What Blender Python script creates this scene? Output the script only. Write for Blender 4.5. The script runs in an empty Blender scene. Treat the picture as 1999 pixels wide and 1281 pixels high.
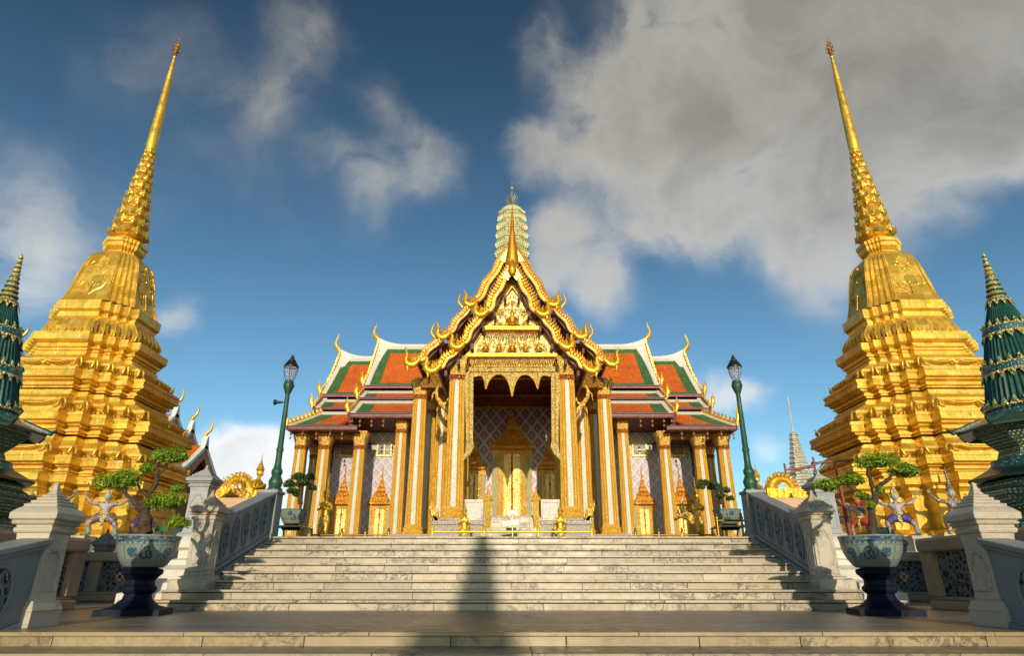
import bpy, bmesh, math, random
from math import sin, cos, pi, tan, atan, radians, sqrt
random.seed(7)
# ---------------------------------------------------------------- camera, world, sun
SC = bpy.context.scene
COL = SC.collection
TH = radians(21.86); FPX = 1240.0; ZC = 0.41
cam_d = bpy.data.cameras.new('camera'); cam = bpy.data.objects.new('camera', cam_d); COL.objects.link(cam)
cam.location = (0, 0, ZC); cam.rotation_euler = (pi/2 + TH, 0, 0)
cam_d.sensor_width = 36; cam_d.lens = FPX/1999*36; cam_d.clip_end = 2000; cam_d.clip_start = 0.05
SC.camera = cam
def ray(px, py):
    x = (px-999.5)/FPX; y = (640.5-py)/FPX
    return (x, cos(TH)-y*sin(TH), sin(TH)+y*cos(TH))
def at(px, py, Y):
    """surveyed point: where the sight line through a photo pixel meets the upright plane at distance Y"""
    d = ray(px, py); t = Y/d[1]
    return (d[0]*t, Y, ZC+d[2]*t)
SUN_EL, SUN_AZ = 11.5, 1.4     # sun stands behind the viewer, a hair to the right
SC.view_settings.view_transform = 'Standard'; SC.view_settings.look = 'None'
SC.view_settings.exposure = 0.15; SC.view_settings.gamma = 1
sl = bpy.data.lights.new('sun', 'SUN'); sl.energy = 3.6; sl.angle = radians(0.5); sl.color = (1.0, 0.85, 0.62)
so = bpy.data.objects.new('sun', sl); COL.objects.link(so)
# rays travel toward +Y, -X slightly, downward
from mathutils import Vector, Matrix
rd = Vector((-sin(radians(SUN_AZ))*cos(radians(SUN_EL)), cos(radians(SUN_AZ))*cos(radians(SUN_EL)), -sin(radians(SUN_EL))))
so.rotation_euler = rd.to_track_quat('-Z', 'Y').to_euler()

W = bpy.data.worlds.new('World'); SC.world = W; W.use_nodes = True
nt = W.node_tree; N = nt.nodes; L = nt.links
for n in list(N): N.remove(n)
out = N.new('ShaderNodeOutputWorld'); bg = N.new('ShaderNodeBackground'); L.new(bg.outputs[0], out.inputs[0])
sky = N.new('ShaderNodeTexSky'); sky.sky_type = 'NISHITA'; sky.sun_disc = False
sky.sun_elevation = radians(SUN_EL); sky.sun_rotation = radians(180-SUN_AZ)
sky.air_density = 1.0; sky.dust_density = 0.6; sky.ozone_density = 2.2
bg.inputs['Strength'].default_value = 0.112
def wm(op, a, b=None, c=None, clamp=False):
    m = N.new('ShaderNodeMath'); m.operation = op; m.use_clamp = clamp
    for i, v in enumerate((a, b, c)):
        if v is None: continue
        if isinstance(v, (int, float)): m.inputs[i].default_value = v
        else: L.new(v, m.inputs[i])
    return m.outputs[0]
tc = N.new('ShaderNodeTexCoord'); DIR = tc.outputs['Generated']
nz1 = N.new('ShaderNodeTexNoise'); nz1.inputs['Scale'].default_value = 4.0; nz1.inputs['Detail'].default_value = 9; nz1.inputs['Roughness'].default_value = 0.55
L.new(DIR, nz1.inputs['Vector'])
vs = N.new('ShaderNodeVectorMath'); vs.operation = 'SUBTRACT'; L.new(nz1.outputs['Color'], vs.inputs[0]); vs.inputs[1].default_value = (.5, .5, .5)
vm = N.new('ShaderNodeVectorMath'); vm.operation = 'SCALE'; vm.inputs['Scale'].default_value = 0.17; L.new(vs.outputs[0], vm.inputs[0])
va = N.new('ShaderNodeVectorMath'); va.operation = 'ADD'; L.new(DIR, va.inputs[0]); L.new(vm.outputs[0], va.inputs[1])
vn = N.new('ShaderNodeVectorMath'); vn.operation = 'NORMALIZE'; L.new(va.outputs[0], vn.inputs[0])
DD = vn.outputs[0]
# clouds: (photo x, y, angular radius px, weight)
CL = [(1250,190,150,.9),(1400,120,190,1.),(1580,150,210,1.),(1750,110,210,1.),(1930,60,190,1.),(1480,300,170,.9),
      (1290,330,150,.85),(1120,270,110,.8),(1030,300,60,.55),(1150,130,80,.5),(1640,330,140,.8),(1560,490,95,.6),(1720,430,110,.55),
      (1950,250,80,.5),(1370,430,100,.65),(1840,400,60,.3),(1030,60,60,.6),(1050,130,55,.45),(1600,-60,400,.9),
      (1120,500,95,.95),(1180,570,70,.85),(1090,430,60,.6),(1060,540,50,.5),
      (870,340,70,.5),(815,270,70,.42),(760,180,65,.42),(780,380,80,.42),(730,330,80,.3),(700,350,80,.34),(630,90,90,.26),(520,150,90,.28),(510,200,60,.25),(280,130,120,.28),(560,40,90,.25),(400,150,100,.18),(660,300,70,.25),
      (20,470,120,.30),(110,520,90,.28),(-80,400,150,.30),(60,560,80,.25),(340,600,50,.55),(310,640,40,.3),(90,340,100,.2),(240,360,80,.15),
      (470,900,70,1.1),(530,880,60,1.1),(420,930,70,.9),(560,930,80,1.),(1440,770,50,.75),(1500,780,45,.5),(1390,760,40,.4),(1520,890,40,.5),
      (740,470,60,.2),(200,760,90,.2),(560,250,120,.16),(450,330,120,.14),(300,380,120,.12),(600,420,110,.12),(430,730,100,.14),(1300,700,110,.10),(1640,600,110,.16),(1250,440,70,.5),(1680,520,90,.3)]
tot = None
for (px, py, r, w) in CL:
    d = Vector(ray(px, py)).normalized(); rr = r/FPX
    dp = N.new('ShaderNodeVectorMath'); dp.operation = 'DISTANCE'; L.new(DD, dp.inputs[0]); dp.inputs[1].default_value = d
    mr = N.new('ShaderNodeMapRange'); mr.interpolation_type = 'SMOOTHSTEP'
    L.new(dp.outputs['Value'], mr.inputs[0]); mr.inputs[1].default_value = rr*1.4; mr.inputs[2].default_value = 0.0
    mr.inputs[3].default_value = 0; mr.inputs[4].default_value = w
    tot = mr.outputs[0] if tot is None else wm('ADD', tot, mr.outputs[0])
nz2 = N.new('ShaderNodeTexNoise'); nz2.inputs['Scale'].default_value = 7.5; nz2.inputs['Detail'].default_value = 12; nz2.inputs['Roughness'].default_value = 0.58; nz2.inputs['Distortion'].default_value = 0.35
L.new(DD, nz2.inputs['Vector'])
totc = wm('MINIMUM', tot, 1.5)
dens = wm('MULTIPLY', totc, wm('ADD', wm('MULTIPLY', nz2.outputs[0], 3.0), -0.62))
mrd = N.new('ShaderNodeMapRange'); mrd.interpolation_type = 'SMOOTHSTEP'; L.new(dens, mrd.inputs[0])
mrd.inputs[1].default_value = 0.04; mrd.inputs[2].default_value = 1.1; mrd.inputs[3].default_value = 0; mrd.inputs[4].default_value = 0.93
# cloud colour: thick parts overhead greyer, low clouds whiter
sep = N.new('ShaderNodeSeparateXYZ'); L.new(DIR, sep.inputs[0])
hi = N.new('ShaderNodeMapRange'); L.new(sep.outputs['Z'], hi.inputs[0]); hi.inputs[1].default_value = 0.15; hi.inputs[2].default_value = 0.62
cr = N.new('ShaderNodeValToRGB'); L.new(hi.outputs[0], cr.inputs[0])
cr.color_ramp.elements[0].color = (7.0, 7.0, 7.1, 1); cr.color_ramp.elements[1].color = (3.3, 3.15, 2.8, 1)
e = cr.color_ramp.elements.new(0.55); e.color = (4.6, 4.6, 4.45, 1)
nz3 = N.new('ShaderNodeTexNoise'); nz3.inputs['Scale'].default_value = 3.0; nz3.inputs['Detail'].default_value = 5; L.new(DD, nz3.inputs['Vector'])
core = N.new('ShaderNodeMapRange'); L.new(dens, core.inputs[0]); core.inputs[1].default_value = 0.3; core.inputs[2].default_value = 2.0; core.inputs[3].default_value = 0.66; core.inputs[4].default_value = 0.22
nz4 = N.new('ShaderNodeTexNoise'); nz4.inputs['Scale'].default_value = 9; nz4.inputs['Detail'].default_value = 9; L.new(DIR, nz4.inputs['Vector'])
shade = wm('ADD', wm('ADD', wm('MULTIPLY', nz3.outputs[0], 0.75), wm('MULTIPLY', nz4.outputs[0], 0.35)), core.outputs[0])
cm = N.new('ShaderNodeVectorMath'); cm.operation = 'SCALE'; L.new(cr.outputs[0], cm.inputs[0]); L.new(shade, cm.inputs['Scale'])
# clear sky tint (polarised deep blue)
tint = N.new('ShaderNodeVectorMath'); tint.operation = 'MULTIPLY'; L.new(sky.outputs[0], tint.inputs[0]); tint.inputs[1].default_value = (0.64, 0.86, 0.91)
gr_ = N.new('ShaderNodeMapRange'); L.new(sep.outputs['Z'], gr_.inputs[0]); gr_.inputs[1].default_value = 0.02; gr_.inputs[2].default_value = 0.72; gr_.inputs[3].default_value = 1.75; gr_.inputs[4].default_value = 0.60
tint2 = N.new('ShaderNodeVectorMath'); tint2.operation = 'SCALE'; L.new(tint.outputs[0], tint2.inputs[0]); L.new(gr_.outputs[0], tint2.inputs['Scale']); tint = tint2
mx = N.new('ShaderNodeMix'); mx.data_type = 'RGBA'; L.new(mrd.outputs[0], mx.inputs['Factor']); L.new(tint.outputs[0], mx.inputs['A']); L.new(cm.outputs[0], mx.inputs['B'])
L.new(mx.outputs['Result'], bg.inputs['Color'])

# ---------------------------------------------------------------- helpers
ORG = {}
def V3(p): return Vector((p[0], p[1], p[2]))
def thing(name, label, cat, loc=(0,0,0), group=None, rotz=0):
    o = bpy.data.objects.new(name, None); COL.objects.link(o); o.location = loc; o.rotation_euler = (0,0,rotz)
    o.empty_display_size = .2
    o['label'] = label; o['category'] = cat
    if group: o['group'] = group
    ORG[o] = V3(loc); return o
def tag(o, label, cat, group=None, kind=None):
    if label: o['label'] = label
    if cat: o['category'] = cat
    if group: o['group'] = group
    if kind: o['kind'] = kind
    return o
def dup(o, loc=None, parent=None, label=None):
    c = o.copy(); COL.objects.link(c)
    if parent is not None: c.parent = parent
    if loc is not None: c.location = loc
    if label: c['label'] = label
    for ch in list(o.children): dup(ch, None, c)
    return c
class MB:
    def __init__(s): s.v = []; s.f = []; s.t = []; s.m = []
    def add(s, vs, fs, tint=0.5, mi=0):
        o = len(s.v); s.v += [tuple(p) for p in vs]
        for f in fs: s.f.append([i+o for i in f]); s.t.append(tint); s.m.append(mi)
    def box(s, x0, x1, y0, y1, z0, z1, tint=0.5, mi=0):
        v = [(x0,y0,z0),(x1,y0,z0),(x1,y1,z0),(x0,y1,z0),(x0,y0,z1),(x1,y0,z1),(x1,y1,z1),(x0,y1,z1)]
        s.add(v, [(0,3,2,1),(4,5,6,7),(0,1,5,4),(1,2,6,5),(2,3,7,6),(3,0,4,7)], tint, mi)
    def hexa(s, b, t, tint=0.5, mi=0):       # bottom 4 pts, top 4 pts
        n = len(b); v = list(b)+list(t)
        f = [tuple(range(n))[::-1], tuple(range(n, 2*n))]
        for i in range(n): f.append((i, (i+1) % n, n+(i+1) % n, n+i))
        s.add(v, f, tint, mi)
    def prismY(s, poly, y0, y1, tint=0.5, mi=0):   # poly of (x,z)
        s.hexa([(p[0], y0, p[1]) for p in poly], [(p[0], y1, p[1]) for p in poly], tint, mi)
    def prismX(s, poly, x0, x1, tint=0.5, mi=0):   # poly of (y,z)
        s.hexa([(x0, p[0], p[1]) for p in poly], [(x1, p[0], p[1]) for p in poly], tint, mi)
    def loft(s, rings, cap=True, tint=0.5, mi=0, closed=True):
        n = len(rings[0]); v = [p for r in rings for p in r]; f = []
        for k in range(len(rings)-1):
            for i in range(n if closed else n-1):
                j = (i+1) % n; f.append((k*n+i, k*n+j, (k+1)*n+j, (k+1)*n+i))
        if cap: f.append(tuple(range(n))[::-1]); f.append(tuple(range((len(rings)-1)*n, len(rings)*n)))
        s.add(v, f, tint, mi)
    def lathe(s, prof, c=(0,0,0), n=24, mod=None, tint=0.5, mi=0, ph=0.0, cap=True):
        rings = []
        for k, (r, z) in enumerate(prof):
            rings.append([(c[0]+r*(mod(a, k) if mod else 1)*cos(a), c[1]+r*(mod(a, k) if mod else 1)*sin(a), c[2]+z) for a in [2*pi*i/n+ph for i in range(n)]])
        s.loft(rings, cap, tint, mi)
    def tube(s, pts, rad, n=8, tint=0.5, mi=0, flat=1.0):
        P = [V3(p) for p in pts]; m = len(P)
        if not hasattr(rad, '__len__'): rad = [rad]*m
        rings = []; up = Vector((0.13, 0.31, 1)).normalized(); prev = None
        for i in range(m):
            t = (P[min(i+1, m-1)]-P[max(i-1, 0)])
            if t.length < 1e-9: t = Vector((0,0,1))
            t.normalize()
            if prev is None:
                a = t.cross(Vector((0,1,0)));
                if a.length < .2: a = t.cross(Vector((1,0,0)))
            else: a = prev - t*prev.dot(t)
            a.normalize(); prev = a; b = t.cross(a)
            rings.append([P[i]+a*rad[i]*cos(2*pi*k/n)+b*rad[i]*flat*sin(2*pi*k/n) for k in range(n)])
        s.loft(rings, True, tint, mi)
    def ball(s, c, rx, ry=None, rz=None, n=10, m=7, tint=0.5, mi=0):
        ry = ry or rx; rz = rz or rx; rings = []
        for j in range(m+1):
            a = -pi/2+pi*j/m; q = max(cos(a), .02)
            rings.append([(c[0]+rx*q*cos(2*pi*i/n), c[1]+ry*q*sin(2*pi*i/n), c[2]+rz*sin(a)) for i in range(n)])
        s.loft(rings, True, tint, mi)
    ZMAP = None
    def build(s, name, mat, parent=None, origin=None, smooth=None, bevel=0, kind=None):
        if MB.ZMAP: s.v = [(p[0], p[1], MB.ZMAP(p[2])) for p in s.v]
        me = bpy.data.meshes.new(name)
        PO = ORG.get(parent, Vector((0,0,0))) if parent else Vector((0,0,0))
        O = V3(origin) if origin is not None else PO
        me.from_pydata([(p[0]-O.x, p[1]-O.y, p[2]-O.z) for p in s.v], [], s.f); me.update()
        bm = bmesh.new(); bm.from_mesh(me)
        bmesh.ops.recalc_face_normals(bm, faces=bm.faces); bm.to_mesh(me); bm.free()
        at_ = me.attributes.new('tint', 'FLOAT', 'FACE'); at_.data.foreach_set('value', s.t[:len(me.polygons)])
        mats = mat if isinstance(mat, (list, tuple)) else [mat]
        for mm in mats: me.materials.append(mm)
        if len(mats) > 1: me.polygons.foreach_set('material_index', s.m)
        if smooth is not None:
            for p in me.polygons: p.use_smooth = True
            me.set_sharp_from_angle(angle=radians(smooth))
        o = bpy.data.objects.new(name, me); COL.objects.link(o)
        if parent: o.parent = parent
        o.location = O-PO if parent else O
        ORG[o] = O
        if bevel:
            b = o.modifiers.new('bevel', 'BEVEL'); b.width = bevel; b.segments = 2; b.limit_method = 'ANGLE'; b.angle_limit = radians(35)
        if kind: o['kind'] = kind
        return o

# ---------------------------------------------------------------- materials
def nodes_of(name):
    m = bpy.data.materials.new(name); m.use_nodes = True; t = m.node_tree
    b = t.nodes['Principled BSDF']; return m, t, b
def nmath(t, op, a, b=None, c=None, clamp=False):
    m = t.nodes.new('ShaderNodeMath'); m.operation = op; m.use_clamp = clamp
    for i, v in enumerate((a, b, c)):
        if v is None: continue
        if isinstance(v, (int, float)): m.inputs[i].default_value = v
        else: t.links.new(v, m.inputs[i])
    return m.outputs[0]
def nmix(t, f, a, b):
    m = t.nodes.new('ShaderNodeMix'); m.data_type = 'RGBA'
    for k, v in (('Factor', f), ('A', a), ('B', b)):
        if isinstance(v, (int, float)): m.inputs[k].default_value = v
        elif isinstance(v, tuple): m.inputs[k].default_value = (*v[:3], 1)
        else: t.links.new(v, m.inputs[k])
    return m.outputs['Result']
def nnoise(t, scale, detail=4, rough=.55, vec=None, dist=0, stretch=None):
    n = t.nodes.new('ShaderNodeTexNoise'); n.inputs['Scale'].default_value = scale; n.inputs['Detail'].default_value = detail
    n.inputs['Roughness'].default_value = rough; n.inputs['Distortion'].default_value = dist
    if vec is None: vec = ocoord(t)
    if stretch:
        mp = t.nodes.new('ShaderNodeMapping'); mp.inputs['Scale'].default_value = stretch; t.links.new(vec, mp.inputs['Vector']); vec = mp.outputs[0]
    t.links.new(vec, n.inputs['Vector']); return n.outputs[0]
def ocoord(t):
    for n in t.nodes:
        if n.type == 'TEX_COORD': return n.outputs['Object']
    return t.nodes.new('ShaderNodeTexCoord').outputs['Object']
def nvor(t, scale, feature='F1', out='Distance', vec=None, rnd=1.0):
    n = t.nodes.new('ShaderNodeTexVoronoi'); n.feature = feature; n.inputs['Scale'].default_value = scale; n.inputs['Randomness'].default_value = rnd
    t.links.new(vec if vec is not None else ocoord(t), n.inputs['Vector']); return n.outputs[out]
def nramp(t, v, a, b, c0=0., c1=1., smooth=True):
    m = t.nodes.new('ShaderNodeMapRange'); m.interpolation_type = 'SMOOTHSTEP' if smooth else 'LINEAR'
    t.links.new(v, m.inputs[0]); m.inputs[1].default_value = a; m.inputs[2].default_value = b; m.inputs[3].default_value = c0; m.inputs[4].default_value = c1
    return m.outputs[0]
def nbump(t, b, h, strength=.4, dist=.02):
    n = t.nodes.new('ShaderNodeBump'); n.inputs['Strength'].default_value = strength; n.inputs['Distance'].default_value = dist
    t.links.new(h, n.inputs['Height']); t.links.new(n.outputs[0], b.inputs['Normal'])
def plain(name, c, rough=.5, metal=0., c2=None, ns=3., bs=.15, bscale=30., bd=.01, dirt=None):
    m, t, b = nodes_of(name); b.inputs['Roughness'].default_value = rough; b.inputs['Metallic'].default_value = metal
    col = nmix(t, nramp(t, nnoise(t, ns, 5), .3, .7), c, c2 or tuple(x*.75 for x in c))
    if dirt: col = nmix(t, nramp(t, nnoise(t, ns*.35, 7, .7), .55, .75, 0, .7), col, dirt)
    t.links.new(col, b.inputs['Base Color'])
    t.links.new(nramp(t, nnoise(t, ns*2.3, 4), .2, .8, rough*.8, min(1, rough*1.25)), b.inputs['Roughness'])
    if bs: nbump(t, b, nnoise(t, bscale, 4), bs, bd)
    return m
def gold(name, c=(.86,.55,.08), c2=(.76,.42,.04), rough=.36, metal=.55, orn=0., oscale=14., leaf=True, spec=(.35,.08,.02), plates=2.2):
    m, t, b = nodes_of(name); b.inputs['Metallic'].default_value = metal
    oc = ocoord(t)
    n1 = nramp(t, nnoise(t, 1.3, 6, .6), .3, .7)
    col = nmix(t, n1, c, c2)
    h = nnoise(t, 9, 5, .6)
    if leaf:    # gilded plates with slight tone change from plate to plate
        br = t.nodes.new('ShaderNodeTexVoronoi'); br.distance = 'CHEBYCHEV'; br.inputs['Scale'].default_value = plates; br.inputs['Randomness'].default_value = .35; t.links.new(oc, br.inputs['Vector'])
        sp = t.nodes.new('ShaderNodeSeparateColor'); t.links.new(br.outputs['Color'], sp.inputs[0])
        col = nmix(t, nmath(t, 'MULTIPLY', sp.outputs[0], .5), col, tuple(x*.6 for x in c2)); plate = sp.outputs[1]
        ed_ = t.nodes.new('ShaderNodeTexVoronoi'); ed_.feature = 'DISTANCE_TO_EDGE'; ed_.inputs['Scale'].default_value = plates*2.2; ed_.inputs['Randomness'].default_value = .3; t.links.new(oc, ed_.inputs['Vector'])
        col = nmix(t, nramp(t, ed_.outputs[0], .0, .035, .45, 0), col, tuple(x*.35 for x in c2))
        dark_tone = nramp(t, nnoise(t, .9, 9, .75, None, 0, (1,1,.35)), .55, .80, 0, .38); col = nmix(t, dark_tone, col, (c2[0]*.55, c2[1]*.5, c2[2]*.6))  # random grime streaks over the gilding
        h = nmath(t, 'ADD', nmath(t, 'MULTIPLY', h, .5), nmath(t, 'MULTIPLY', sp.outputs[1], .25))
    if orn:
        vd = nvor(t, oscale); ve = nvor(t, oscale*.9, 'DISTANCE_TO_EDGE')
        crev = nramp(t, vd, .46, .78)
        col = nmix(t, nmath(t, 'MULTIPLY', crev, .75*orn), col, spec)
        h = nmath(t, 'ADD', nmath(t, 'MULTIPLY', h, .3), nmath(t, 'MULTIPLY', vd, -2.2*orn))
        nbump(t, b, h, .9, .05)
    else: nbump(t, b, h, .35, .05)
    t.links.new(col, b.inputs['Base Color'])
    rg = nramp(t, nnoise(t, 4, 4), .25, .75, rough*.75, rough*1.35)
    if leaf: rg = nmath(t, 'ADD', rg, nmath(t, 'MULTIPLY', nmath(t, 'SUBTRACT', plate, .5), rough*.7))
    t.links.new(rg, b.inputs['Roughness'])
    return m
def marble(name, c=(.62,.55,.43), c2=(.50,.44,.35), vein=(.20,.17,.14), warm=(.60,.40,.20), rough=.42, vs=1., vamt=1.):
    m, t, b = nodes_of(name)
    a = t.nodes.new('ShaderNodeAttribute'); a.attribute_name = 'tint'; T = a.outputs['Fac']
    oc = ocoord(t)
    off = t.nodes.new('ShaderNodeVectorMath'); off.operation = 'ADD'; t.links.new(oc, off.inputs[0])
    cb = t.nodes.new('ShaderNodeCombineXYZ'); t.links.new(nmath(t, 'MULTIPLY', T, 37.), cb.inputs[0]); t.links.new(nmath(t, 'MULTIPLY', T, 13.), cb.inputs[2]); t.links.new(cb.outputs[0], off.inputs[1])
    P = off.outputs[0]
    n1 = nnoise(t, 3.2*vs, 8, .65, P, 1.6); rid = nmath(t, 'ABSOLUTE', nmath(t, 'SUBTRACT', n1, .5))
    vmask = nramp(t, rid, .0, .055, 1, 0)
    n2 = nramp(t, nnoise(t, 1.1*vs, 4, .6, P), .42, .56)
    n3 = nnoise(t, 9*vs, 6, .7, P, .8); rid2 = nramp(t, nmath(t, 'ABSOLUTE', nmath(t, 'SUBTRACT', n3, .5)), 0, .05, 1, 0)
    blot = nmath(t, 'MULTIPLY', nmath(t, 'ADD', nmath(t, 'MULTIPLY', vmask, .75), nmath(t, 'MULTIPLY', rid2, .55)), n2, clamp=True)
    tv = nramp(t, nmath(t, 'FRACT', nmath(t, 'MULTIPLY', T, 7.3)), .25, .75, .35, 1.)
    base = nmix(t, T, c, c2)
    wm_ = nramp(t, nmath(t, 'FRACT', nmath(t, 'MULTIPLY', T, 11.7)), .6, 1., 0, .45)
    base = nmix(t, nmath(t, 'MULTIPLY', wm_, nramp(t, nnoise(t, 2.3, 3, .5, P), .4, .7)), base, warm)
    col = nmix(t, nmath(t, 'MULTIPLY', nmath(t, 'MULTIPLY', blot, tv), .8*vamt, clamp=True), base, vein)
    dirt = nramp(t, nnoise(t, .9, 9, .72, None, .4), .46, .72, 0, .5); col = nmix(t, dirt, col, tuple(x*.5 for x in c2))
    t.links.new(col, b.inputs['Base Color'])
    t.links.new(nramp(t, nnoise(t, 7, 4), .2, .8, rough*.7, rough*1.3), b.inputs['Roughness'])
    nbump(t, b, nnoise(t, 26, 5), .12, .01)
    return m
def mosaic(name, c, dots, scale=16., rough=.35, dotr=(.18,.30), c2=None, metal=0., dot2=None):
    m, t, b = nodes_of(name); oc = ocoord(t)
    n = t.nodes.new('ShaderNodeTexVoronoi'); n.inputs['Scale'].default_value = scale; n.inputs['Randomness'].default_value = .25; t.links.new(oc, n.inputs['Vector'])
    d = nramp(t, n.outputs['Distance'], dotr[0], dotr[1], 1, 0)
    sp = t.nodes.new('ShaderNodeSeparateColor'); t.links.new(n.outputs['Color'], sp.inputs[0])
    dc = nmix(t, nramp(t, sp.outputs[0], .45, .55), dots, dot2 or dots)
    base = nmix(t, nramp(t, nnoise(t, 40, 3), .35, .65), c, c2 or tuple(x*.7 for x in c))
    t.links.new(nmix(t, d, base, dc), b.inputs['Base Color'])
    b.inputs['Roughness'].default_value = rough; b.inputs['Metallic'].default_value = metal
    nbump(t, b, nmath(t, 'ADD', n.outputs['Distance'], nmath(t, 'MULTIPLY', nvor(t, scale*2.7), .5)), .5, .02)
    return m
def lattice(name, line, fill, motif, core, size=.62, rough=.4, size2=None):
    """wall tiles laid as a diamond lattice, seen on faces that stand along X or along Y"""
    m, t, b = nodes_of(name); oc = ocoord(t)
    s = t.nodes.new('ShaderNodeSeparateXYZ'); t.links.new(oc, s.inputs[0])
    h = nmath(t, 'ADD', s.outputs[0], s.outputs[1])
    zz = nmath(t, 'MULTIPLY', s.outputs[2], .8)
    u = nmath(t, 'DIVIDE', nmath(t, 'ADD', h, zz), size); v = nmath(t, 'DIVIDE', nmath(t, 'SUBTRACT', h, zz), size)
    fu = nmath(t, 'ABSOLUTE', nmath(t, 'SUBTRACT', nmath(t, 'FRACT', u), .5)); fv = nmath(t, 'ABSOLUTE', nmath(t, 'SUBTRACT', nmath(t, 'FRACT', v), .5))
    mxx = nmath(t, 'MAXIMUM', fu, fv)
    lm = nramp(t, mxx, .40, .44); mm = nmath(t, 'MULTIPLY', nramp(t, mxx, .20, .23), nramp(t, mxx, .32, .29, 0, 1)); cm_ = nramp(t, mxx, .12, .09, 0, 1)
    mm2 = nramp(t, mxx, .29, .33, 1, 0)
    nn = nramp(t, nnoise(t, 22, 3), .42, .58)
    col = nmix(t, mm2, fill, nmix(t, nn, motif, fill)); col = nmix(t, mm, col, motif); col = nmix(t, cm_, col, core)
    col = nmix(t, nmath(t, 'MULTIPLY', lm, nramp(t, nnoise(t, 14, 3), .3, .6, .5, 1.)), col, line)
    col = nmix(t, nramp(t, nnoise(t, .5, 6), .45, .8, 0, .3), col, tuple(x*.6 for x in fill))
    t.links.new(col, b.inputs['Base Color']); b.inputs['Roughness'].default_value = rough
    nbump(t, b, nmath(t, 'ADD', mxx, nmath(t, 'MULTIPLY', nn, .1)), .35, .02)
    return m
def tiles(name, c, c2, rough=.45):
    m, t, b = nodes_of(name); oc = ocoord(t)
    s = t.nodes.new('ShaderNodeSeparateXYZ'); t.links.new(oc, s.inputs[0])
    cb = t.nodes.new('ShaderNodeCombineXYZ'); t.links.new(nmath(t, 'ADD', s.outputs[0], nmath(t, 'MULTIPLY', s.outputs[1], .02)), cb.inputs[0]); t.links.new(s.outputs[2], cb.inputs[1])
    br = t.nodes.new('ShaderNodeTexBrick'); t.links.new(cb.outputs[0], br.inputs['Vector']); br.inputs['Scale'].default_value = 1
    br.inputs['Brick Width'].default_value = .16; br.inputs['Row Height'].default_value = .17; br.inputs['Mortar Size'].default_value = .012; br.inputs['Bias'].default_value = 0
    br.inputs['Color1'].default_value = (*c, 1); br.inputs['Color2'].default_value = (*c2, 1); br.inputs['Mortar'].default_value = (c2[0]*.4, c2[1]*.4, c2[2]*.4, 1)
    col = nmix(t, nramp(t, nnoise(t, 1.1, 9, .75, None, .5), .42, .72, 0, .55), br.outputs['Color'], tuple(x*.5 for x in c2))
    t.links.new(col, b.inputs['Base Color']); b.inputs['Roughness'].default_value = rough
    nbump(t, b, br.outputs['Fac'], -.6, .02)
    return m
M = {}
M['gold'] = gold('gold_leaf')
M['gold_stupa'] = gold('gold_stupa', (.90,.61,.12), (.83,.49,.05), rough=.35, metal=.60)
M['gold_orn'] = gold('gold_ornament', (.92,.62,.14), (.84,.48,.07), orn=.7, oscale=9., rough=.38, metal=.35, leaf=False, spec=(.50,.22,.03))
M['gold_fine'] = gold('gold_fine', (.90,.74,.30), (.84,.60,.17), orn=.75, oscale=15., rough=.36, metal=.35, leaf=False, spec=(.36,.18,.04))
M['gold_ped'] = gold('gold_pediment', (.90,.76,.36), (.84,.66,.24), orn=.4, oscale=8., rough=.36, metal=.25, leaf=False, spec=(.50,.30,.08))
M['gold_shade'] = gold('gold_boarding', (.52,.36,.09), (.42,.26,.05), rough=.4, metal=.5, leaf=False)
M['gold_bright'] = gold('gold_bright', (.80,.45,.035), (.70,.34,.02), rough=.34, metal=.6, leaf=False)
M['gold_red'] = gold('gold_red', (.75,.30,.06), (.55,.16,.04), orn=1., oscale=16., rough=.4, leaf=False, spec=(.18,.03,.02))
M['gold_door'] = gold('gold_door', (.78,.56,.20), (.60,.40,.11), orn=.15, oscale=20., rough=.3, metal=.55, leaf=False, spec=(.3,.14,.03))
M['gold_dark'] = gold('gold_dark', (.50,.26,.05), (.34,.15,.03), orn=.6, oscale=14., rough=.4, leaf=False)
M['marble'] = marble('marble', (.50,.43,.32), (.35,.295,.225), (.10,.085,.07), warm=(.50,.33,.16), vamt=1.5, vs=1.25)
M['marble_warm_dim'] = marble('marble_warm_dim', (.36,.29,.17), (.28,.22,.13), (.09,.07,.05), warm=(.42,.27,.10), vamt=1.3, vs=.9)  # yellowish marble; the dimmer light on the lowest steps is put into its colour
M['marble_floor'] = marble('marble_floor', (.27,.22,.16), (.20,.165,.12), rough=.38, vamt=.5, vs=.6)
M['marble_post'] = marble('marble_post', (.56,.50,.40), (.47,.42,.34), (.17,.15,.13), vamt=1.2, vs=1.8)
M['marble_grey'] = marble('marble_grey', (.40,.42,.43), (.30,.32,.33), (.16,.16,.16), warm=(.36,.34,.3), vamt=.6)
M['stone_grey'] = plain('stone_grey', (.29,.31,.32), .6, c2=(.22,.24,.25), ns=2.5, bs=.25, bscale=35, dirt=(.20,.21,.20))
M['stone_dark'] = plain('stone_dark', (.24,.24,.23), .7, c2=(.17,.17,.16), ns=3, bs=.3, bscale=30, dirt=(.11,.11,.10))
M['stone_brown'] = plain('stone_brown', (.42,.29,.18), .7, c2=(.31,.21,.14), ns=2, bs=.35, bscale=22, dirt=(.19,.14,.10))
M['coping'] = plain('coping_orange', (.62,.38,.20), .65, c2=(.52,.33,.19), ns=2.5, bs=.25, bscale=25)
M['plaster'] = plain('white_plaster', (.66,.63,.56), .6, c2=(.57,.54,.48), ns=1.5, bs=.12, bscale=20, dirt=(.5,.48,.43))
M['white'] = plain('white_glaze', (.72,.68,.62), .4, c2=(.66,.61,.55), ns=3, bs=.15, bscale=20)
M['tile_orange'] = tiles('tile_orange', (.80,.19,.025), (.66,.12,.015))
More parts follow.
